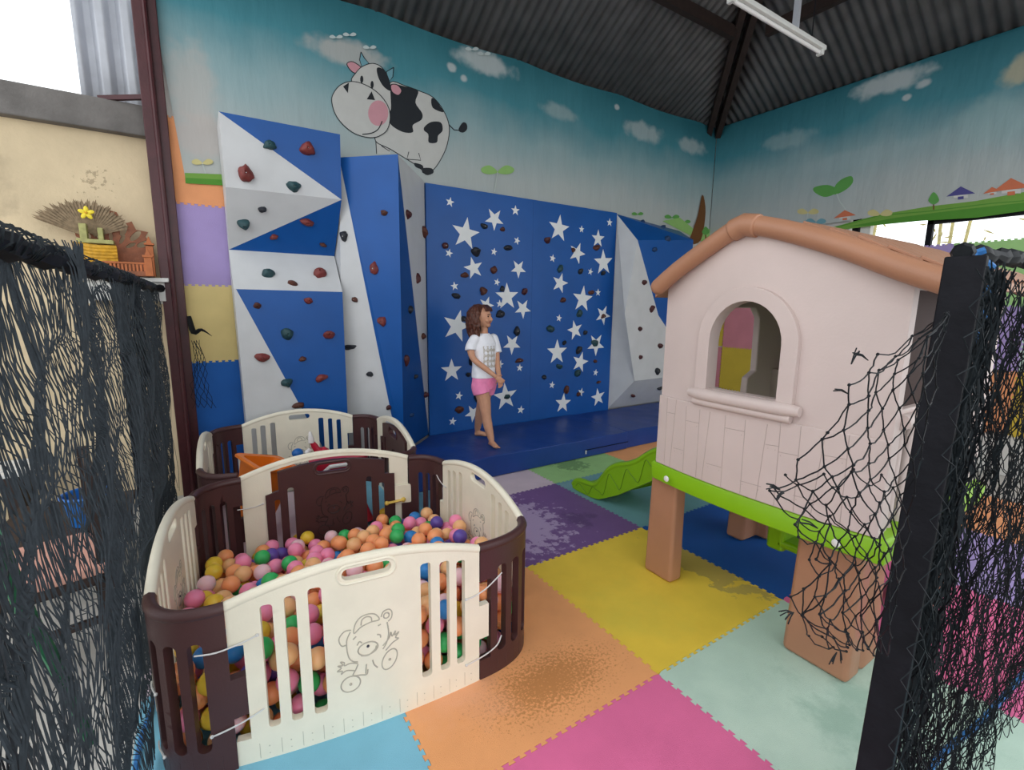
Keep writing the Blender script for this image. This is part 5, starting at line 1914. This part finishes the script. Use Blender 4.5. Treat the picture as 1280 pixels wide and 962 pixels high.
# torn scrap on the red post
sc_ = thing('net_scrap', 'torn scrap of black net and dark tuft tied to the red post', 'net scrap', (-1.63, 2.3, 1.2))
a = onY(240, 400, 2.29)
g = MB(); g.tube(smooth_line([onY(236, 395, 2.30), onY(242, 415, 2.29), onY(252, 412, 2.28), onY(265, 420, 2.27)], 4), [.03, .035, .04, .042, .04, .036, .032, .028, .022, .016, .010, .006, .003], 8, flat=.5); g.build('tuft', M['net'], sc_)
def scrap(u, v, rnd):
    px = 240 + u * (8 + 22 * v) + 2 * math.sin(v * 7)
    return onY(px, 425 + v * 85, 2.30 - .03 * math.sin(u * 3)) + Vector((rnd.uniform(-1, 1), rnd.uniform(-1, 1), rnd.uniform(-1, 1))) * .008
net_mesh('net_mesh', scrap, 4, 12, .0022, M['net'], sc_, 3)

# ------- right fence: black post with net, torn flap at the left
YN = -1.86
g0 = (-.36, YN)
bp_ = thing('fence_post', 'black square post leaning into view at the right, wrapped in torn net', 'post', (-.36, YN, 0))
def bpz(z): return Vector((-.367 + .088 * z / 1.68, YN + .005, z))
g = MB()
R45 = Matrix.Rotation(.18, 3, 'Z')
g.loft([[bpz(z) + R45 @ Vector((x, y, 0)) for x, y in ((-.030, -.030), (.030, -.030), (.030, .030), (-.030, .030))] for z in (0, .6, 1.2, 1.66)])
g.build('post_shaft', M['black'], bp_, smooth=False, bevel=.003)
g = MB(); g.box(bpz(1.66) + Vector((.044, .0, -.05)), (.022, .04, .11), R45); g.build('post_bracket', M['black'], bp_, bevel=.003)
rn = thing('safety_net', 'black safety net hanging in folds at the right, torn flap over the playhouse', 'net', (.2, YN, 0))
def rnet(layer):
    def P(u, v, rnd):
        w = u ** 1.35
        x = -.31 + 1.75 * w
        z = 1.66 * (1 - v) - .03 * math.sin(PI * min(1, u * 2))
        x += .02 * math.sin(v * 9 + u * 22 + layer) + (.03 * v * (1 - u))
        y = YN - .01 + .028 * math.sin(u * 34 + layer * 2 + v * 3) + .012 * math.sin(v * 31 + u * 40)
        j = .010
        return Vector((x + rnd.uniform(-j, j), y + rnd.uniform(-j, j), max(.006, z + rnd.uniform(-j, j))))
    return P
net_mesh('net_mesh', rnet(0), 64, 40, .0014, M['net'], rn, 11, segs=3, sag=.09)
net_mesh('net_mesh', rnet(1.3), 54, 34, .0014, M['net2'], rn, 12, segs=3, sag=.12)
# bunched folds hanging next to the post
rr = random.Random(21)
g = MB()
for i in range(120):
    x = -.30 + .25 * rr.random() ** 1.4
    y = YN + rr.uniform(-.03, .035)
    n = 22
    z0_, z1_ = 1.64, rr.uniform(.0, .8)
    ph_ = rr.uniform(0, 6)
    P = []
    for k in range(n + 1):
        q = k / n
        P.append((x + .02 * q + .010 * math.sin(ph_ + k * PI) * (1 if k % 2 else -1) + .010 * math.sin(ph_ + q * 9), y + .008 * math.sin(ph_ * 2 + k * 2.2), z0_ + (z1_ - z0_) * q + .01 * math.sin(k)))
    g.tube(smooth_line(P, 2), .0014, 3, caps=False)
g.build('net_fold', M['net2'], rn)
# wraps round the post
def wrap(u, v, rnd):
    a = -2.6 + 3.4 * u
    z = 1.64 - 1.62 * v
    p = bpz(z)
    q = .045 / max(abs(math.cos(a)), abs(math.sin(a)))
    q = min(q, .056)
    return p + Vector((q * math.cos(a), q * math.sin(a), rnd.uniform(-.012, .012)))
net_mesh('net_mesh', wrap, 3, 46, .0013, M['net2'], rn, 13)
# torn flap
Lb_ = [(0, 1180, 385), (.12, 1085, 450), (.22, 1055, 490), (.34, 1030, 545), (.46, 990, 590), (.54, 975, 612), (.66, 1012, 672), (.78, 1030, 705), (.88, 990, 765), (1.0, 1046, 815)]
Rb_ = [(0, 1184, 392), (.5, 1148, 610), (1.0, 1110, 822)]
def ipl(L, v):
    for (a, x, y), (b, x2, y2) in zip(L, L[1:]):
        if a <= v <= b:
            k = (v - a) / (b - a)
            return x + (x2 - x) * k, y + (y2 - y) * k
    return L[-1][1], L[-1][2]
def flap(u, v, rnd):
    a, b = ipl(Rb_, v), ipl(Lb_, v)
    uu = u ** 1.25
    px, py = a[0] + (b[0] - a[0]) * uu, a[1] + (b[1] - a[1]) * uu
    py += 14 * math.sin(PI * uu) * (.5 - v)
    dep = YN - .02 + .05 * uu + .018 * math.sin(u * 9 + v * 12)
    j = .009 * (.4 + uu * .8)
    return onY(px, py, dep) + Vector((rnd.uniform(-j, j), rnd.uniform(-j, j), rnd.uniform(-j, j)))
net_mesh('torn_flap', flap, 6, 19, .0014, M['net'], rn, 14, segs=4, sag=.06, knots=.0030)
net_mesh('torn_flap', lambda u, v, r: flap(u, .45 + v * .55, r) + Vector((0, .02, -.01)), 4, 11, .0013, M['net'], rn, 15, segs=4, sag=.07, knots=.0028)
for px, py, dx, dy in ((975, 612, -14, -4), (980, 616, -10, 8), (1085, 450, -18, -8), (1060, 492, -16, -6), (1046, 815, -6, 14), (1050, 812, 4, 14), (992, 765, -8, 12), (990, 765, -14, 2), (1022, 660, -20, -8), (1064, 455, 10, -18)):
    p = onY(px, py, YN + .03)
    g = MB()
    for k in range(3):
        q = onY(px + dx + rr.uniform(-4, 4), py + dy + rr.uniform(-4, 4), YN + .03)
        g.tube([p, (p + q) / 2 + Vector((0, 0, .003)), q], .0011, 4)
    g.build('frayed_end', M['net'], rn)
g = MB(); g.tube(smooth_line([(-.2, YN + .03, .012), (.45, YN + .07, .012), (.85, YN + .035, .012), (1.4, YN + .01, .012), (2.2, YN, .012)], 4), .011, 6); g.build('bottom_rope', M['bluerope'], rn, props={'label': 'blue bottom rope'})
g = MB()
hx = [(-.30 + .05 * math.cos(a * 1.0) , YN + .02 + .02 * math.sin(a), 1.70 - .012 * a) for a in [i * .45 for i in range(30)]]
P = [bpz(1.66) + Vector((.085 + .018 * math.cos(i * .8), .0 + .018 * math.sin(i * .8), .02 - .006 * i)) for i in range(36)]
g.tube(P, .008, 6); g.build('rope_coil', M['bluerope'], rn, props={'label': 'blue rope lashing'})
g = MB()
P = [bpz(1.66) + Vector((.05 + .02 * i, .02 + .006 * math.sin(i), .012 + .0006 * i + .003 * math.sin(i * 2.1))) for i in range(40)]
g.tube(P, [.016 + .005 * math.sin(i * 1.7) for i in range(40)], 8); g.build('top_roll', M['net'], rn)

# ------------------------------------------------------------------ shrine shelf and things beyond the left net
ws = thing('wall_shelf', 'white shelf box on the beige wall under the carved shrine', 'shelf', (-1.93, 2.33, 1.55))
g = MB(); g.box((-1.98, 2.40, 1.715), (.52, .27, .03)); g.build('shelf_board', M['whitebox'], ws, bevel=.004)
g = MB(); g.box((-1.98, 2.33, 1.63), (.46, .03, .14)); g.build('shelf_front', M['whitebox'], ws, bevel=.004)
g = MB()
for x in (-2.2, -1.78): g.box((x, 2.44, 1.62), (.03, .17, .16))
g.build('shelf_bracket', M['whitebox'], ws)
cs = thing('carved_shrine', 'small carved brown wooden shrine with pierced back on the white shelf', 'shrine', (-1.92, 2.42, 1.73))
g = MB()
def sh_(x, z, d): return Vector((-2.01 + x, 2.40 + d, 1.73 + z * 1.12))
out = [(-.24, 0), (.20, 0), (.21, .22), (.17, .27), (.19, .30), (.12, .31), (.10, .36), (.05, .34), (.02, .41), (-.06, .43), (-.10, .38), (-.15, .39), (-.17, .32), (-.23, .31), (-.22, .24)]
holes = []
for i in range(7):
    a = PI * (.12 + .76 * i / 6)
    if i == 3: continue
    holes.append(ell(-.03 + .20 * math.cos(a), .165 + .15 * math.sin(a), .046, .019, 10, a))
for i in range(5):
    a = PI * (.16 + .68 * i / 4)
    holes.append(ell(-.03 + .125 * math.cos(a), .165 + .09 * math.sin(a), .034, .012, 10, a))
g.panel(out, holes, .02, lambda s, z, o: sh_(s, z, o), .03); g.build('carved_back', M['wood'], cs, bevel=.003, ang=50)
g = MB(); g.box(sh_(-.02, .02, -.10), (.44, .20, .035)); g.build('tray', M['wood'], cs, bevel=.004)
g = MB()
for i in range(13): g.box(sh_(-.05 + .021 * i, .055, -.19), (.012, .012, .05))
g.box(sh_(.07, .085, -.19), (.28, .014, .012)); g.build('railing', M['orangewood'], cs)
for x, h in ((.195, .13), (.20, .22)):
    g = MB()
    yy = -.19 if h < .2 else -.03
    g.box(sh_(x - .01, h / 2, yy), (.045, .045, h)); g.box(sh_(x - .01, h, yy), (.06, .06, .015)); g.loft([[sh_(x - .01 + a, h, yy + b) for a, b in ((-.02, -.02), (.02, -.02), (.02, .02), (-.02, .02))], [sh_(x - .01 + a * .1, h + .05, yy + b * .1) for a, b in ((-.02, -.02), (.02, -.02), (.02, .02), (-.02, .02))]])
    g.build('shrine_post', M['orangewood'], cs, bevel=.003)
fan = thing('palm_fan', 'fan shaped dry palm leaf offering leaning by the carved shrine', 'offering', (-2.12, 2.36, 1.95))
g = MB()
fc = onY(112, 297, 2.38)
rf = random.Random(4)
for i in range(58):
    a = math.radians(22 + 136 * i / 57)
    L = .25 + .012 * math.sin(i * 1.7) + rf.uniform(-.014, .012) + (.06 if i > 40 else 0) * (i - 40) / 17
    d = Vector((math.cos(a), 0, math.sin(a)))
    s = Vector((-math.sin(a), 0, math.cos(a)))
    p0, p1, p2 = fc + d * .03, fc + d * L * .9, fc + d * L
    w = .007
    yo_ = Vector((0, .008 * (i % 2) + .002, 0)) + Vector((0, -.02 * math.sin(a), 0))
    g.add([p0 - s * .003 + yo_, p0 + s * .003 + yo_, p1 + s * w + yo_, p2 + yo_, p1 - s * w + yo_,
           p0 - s * .003 + yo_ + Vector((0, .002, 0)), p0 + s * .003 + yo_ + Vector((0, .002, 0)), p1 + s * w + yo_ + Vector((0, .002, 0)), p2 + yo_ + Vector((0, .002, 0)), p1 - s * w + yo_ + Vector((0, .002, 0))],
          [(0, 1, 2, 3, 4), (9, 8, 7, 6, 5), (0, 5, 6, 1), (1, 6, 7, 2), (2, 7, 8, 3), (3, 8, 9, 4), (4, 9, 5, 0)])
g.build('leaf_blades', M['palm'], fan, smooth=False)
fl = thing('flower', 'yellow five petalled flower tucked in front of the palm fan', 'flower', tuple(onY(108, 266, 2.32)))
fcn = onY(108, 266, 2.32)
for i in range(5):
    a = 2 * PI * i / 5 + .3
    g = MB(); g.ball(fcn + Vector((.024 * math.cos(a), -.004, .024 * math.sin(a))), (.023, .006, .014), 2, Matrix.Rotation(-a, 3, 'Y')); g.build('petal', M['petal'], fl)
g = MB(); g.ball(fcn + Vector((0, -.01, 0)), .008, 2); g.build('flower_centre', M['gold'], fl)
of = thing('offering_basket', 'pale green leaf frame on folded yellow cloth in front of the shrine', 'offering', tuple(onY(118, 315, 2.30)))
c = onY(120, 300, 2.33)
g = MB(); g.box(c + Vector((.0, 0, -.012)), (.20, .09, .028)); g.build('leaf_tray', M['leafgreen'], of, bevel=.004)
g = MB(); g.box(c + Vector((-.06, 0, .05)), (.04, .06, .11)); g.box(c + Vector((.03, .01, .04)), (.03, .05, .09)); g.build('leaf_upright', M['leafgreen'], of, bevel=.004)
g = MB()
for i in range(5):
    g.tube(smooth_line([c + Vector((-.12 + .01 * i, -.03, -.04 - .022 * i)), c + Vector((0, -.05, -.055 - .022 * i)), c + Vector((.11, -.03, -.05 - .022 * i))], 4), .02, 8)
g.build('yellow_cloth', M['gold'], of)
# chair with pinkish seat, table, basket, seen dimly through the net
def wooden_chair(name, lab, cx, cy, rz, seat_m):
    t = thing(name, lab, 'chair', (cx, cy, 0))
    Rz = Matrix.Rotation(rz, 3, 'Z')
    w = lambda x, y, z: Vector((cx, cy, 0)) + Rz @ Vector((x, y, z))
    g = MB(); g.box(w(0, 0, .435), (.44, .43, .05), Rz); g.build('seat', seat_m, t, bevel=.015)
    g = MB(); g.box(w(0, 0, .395), (.42, .41, .04), Rz); g.build('seat_frame', M['dark_wood'], t)
    for x in (-.19, .19):
        g = MB(); g.box(w(x, -.18, .19), (.045, .045, .38), Rz); g.build('leg', M['dark_wood'], t)
        g = MB(); g.box(w(x, .19, .44), (.04, .04, .88), Rz); g.build('leg', M['dark_wood'], t)
    g = MB()
    for z in (.62, .73, .84): g.box(w(0, .195, z), (.36, .02, .06), Rz)
    g.build('backrest', M['dark_wood'], t)
    g = MB(); g.box(w(0, -.18, .17), (.36, .02, .03), Rz); g.box(w(-.19, 0, .2), (.02, .36, .03), Rz); g.box(w(.19, 0, .2), (.02, .36, .03), Rz); g.build('stretcher', M['dark_wood'], t)
wooden_chair('wooden_chair', 'dark wooden chair with pinkish seat behind the left net', -2.20, .50, -1.35, mat('pinkish_seat_cloth', 'c79484', .8, .15, 20))
tb = thing('side_table', 'low dark wooden table behind the left net, beside the chair', 'table', (-2.27, 1.35, 0))
g = MB(); g.box((-2.27, 1.35, .31), (.56, .7, .035)); g.build('table_top', M['dark_wood'], tb, bevel=.004)
for x in (-2.50, -2.04):
    for y in (1.05, 1.65):
        g = MB(); g.box((x, y, .148), (.045, .045, .295)); g.build('leg', M['dark_wood'], tb)
bk = thing('basket', 'blue plastic basket on the low table behind the left net', 'basket', (-2.15, 1.22, .33))
g = MB()
g.loft([[Vector((-2.15 + r * .72 * math.cos(a), 1.22 + r * .72 * math.sin(a), z - .19)) for a in (2 * PI * i / 24 for i in range(24))] for r, z in ((.11, .52), (.13, .60), (.15, .68), (.158, .68), (.158, .695), (.143, .69), (.122, .60), (.10, .53))])
g.build('basket_body', M['bluet'], bk)
g = MB(); g.tube([(-2.15 + .112 * math.cos(a), 1.22 + .112 * math.sin(a), .497) for a in (2 * PI * i / 24 for i in range(24))], .009, 6, closed=True); g.build('basket_rim', M['bluet'], bk)
# a pale bench with slats farther back
bn = thing('slatted_bench', 'pale slatted bench against the beige wall behind the left net', 'bench', (-3.2, 2.2, 0))
for k in range(4):
    g = MB(); g.box((-3.2, 2.02 + .1 * k, .45), (1.3, .075, .025)); g.build('slat', M['whitebox'], bn, bevel=.003)
for x in (-3.75, -2.65):
    g = MB(); g.box((x, 2.17, .22), (.06, .36, .43)); g.build('leg', M['dark_wood'], bn, bevel=.003)

# bamboo seen through the opening under the right banner
rbm = random.Random(6)
for k in range(5):
    b = thing('bamboo', ['leftmost', 'second', 'middle', 'fourth', 'rightmost'][k] + ' bamboo clump of those outside the opening under the right banner', 'bamboo', (7.2, 1.3 - 1.0 * k, 0))
    g = MB(); x0, y0 = 7.2, 1.3 - 1.0 * k
    for q in range(3):
        dx, dy = rbm.uniform(-.3, .3), rbm.uniform(-.4, .4)
        g.tube([(x0 + dx * s, y0 + dy * s, 4.4 * s) for s in (0, .25, .5, .75, 1)], .02, 6)
    g.build('canes', M['bamboo'], b)
    g = MB()
    for q in range(70):
        p = Vector((x0 + rbm.uniform(-.35, .35), y0 + rbm.uniform(-.3, .3), rbm.uniform(1.8, 4.0)))
        d = Vector((rbm.uniform(-.3, .3), rbm.uniform(-1, 1), rbm.uniform(-.8, .5))).normalized() * rbm.uniform(.08, .18)
        s = d.cross(Vector((1, 0, 0))).normalized() * .012
        g.add([p, p + d * .5 + s, p + d, p + d * .5 - s], [(0, 1, 2, 3)])
    g.build('leaves', M['bamboo'], b, smooth=False)
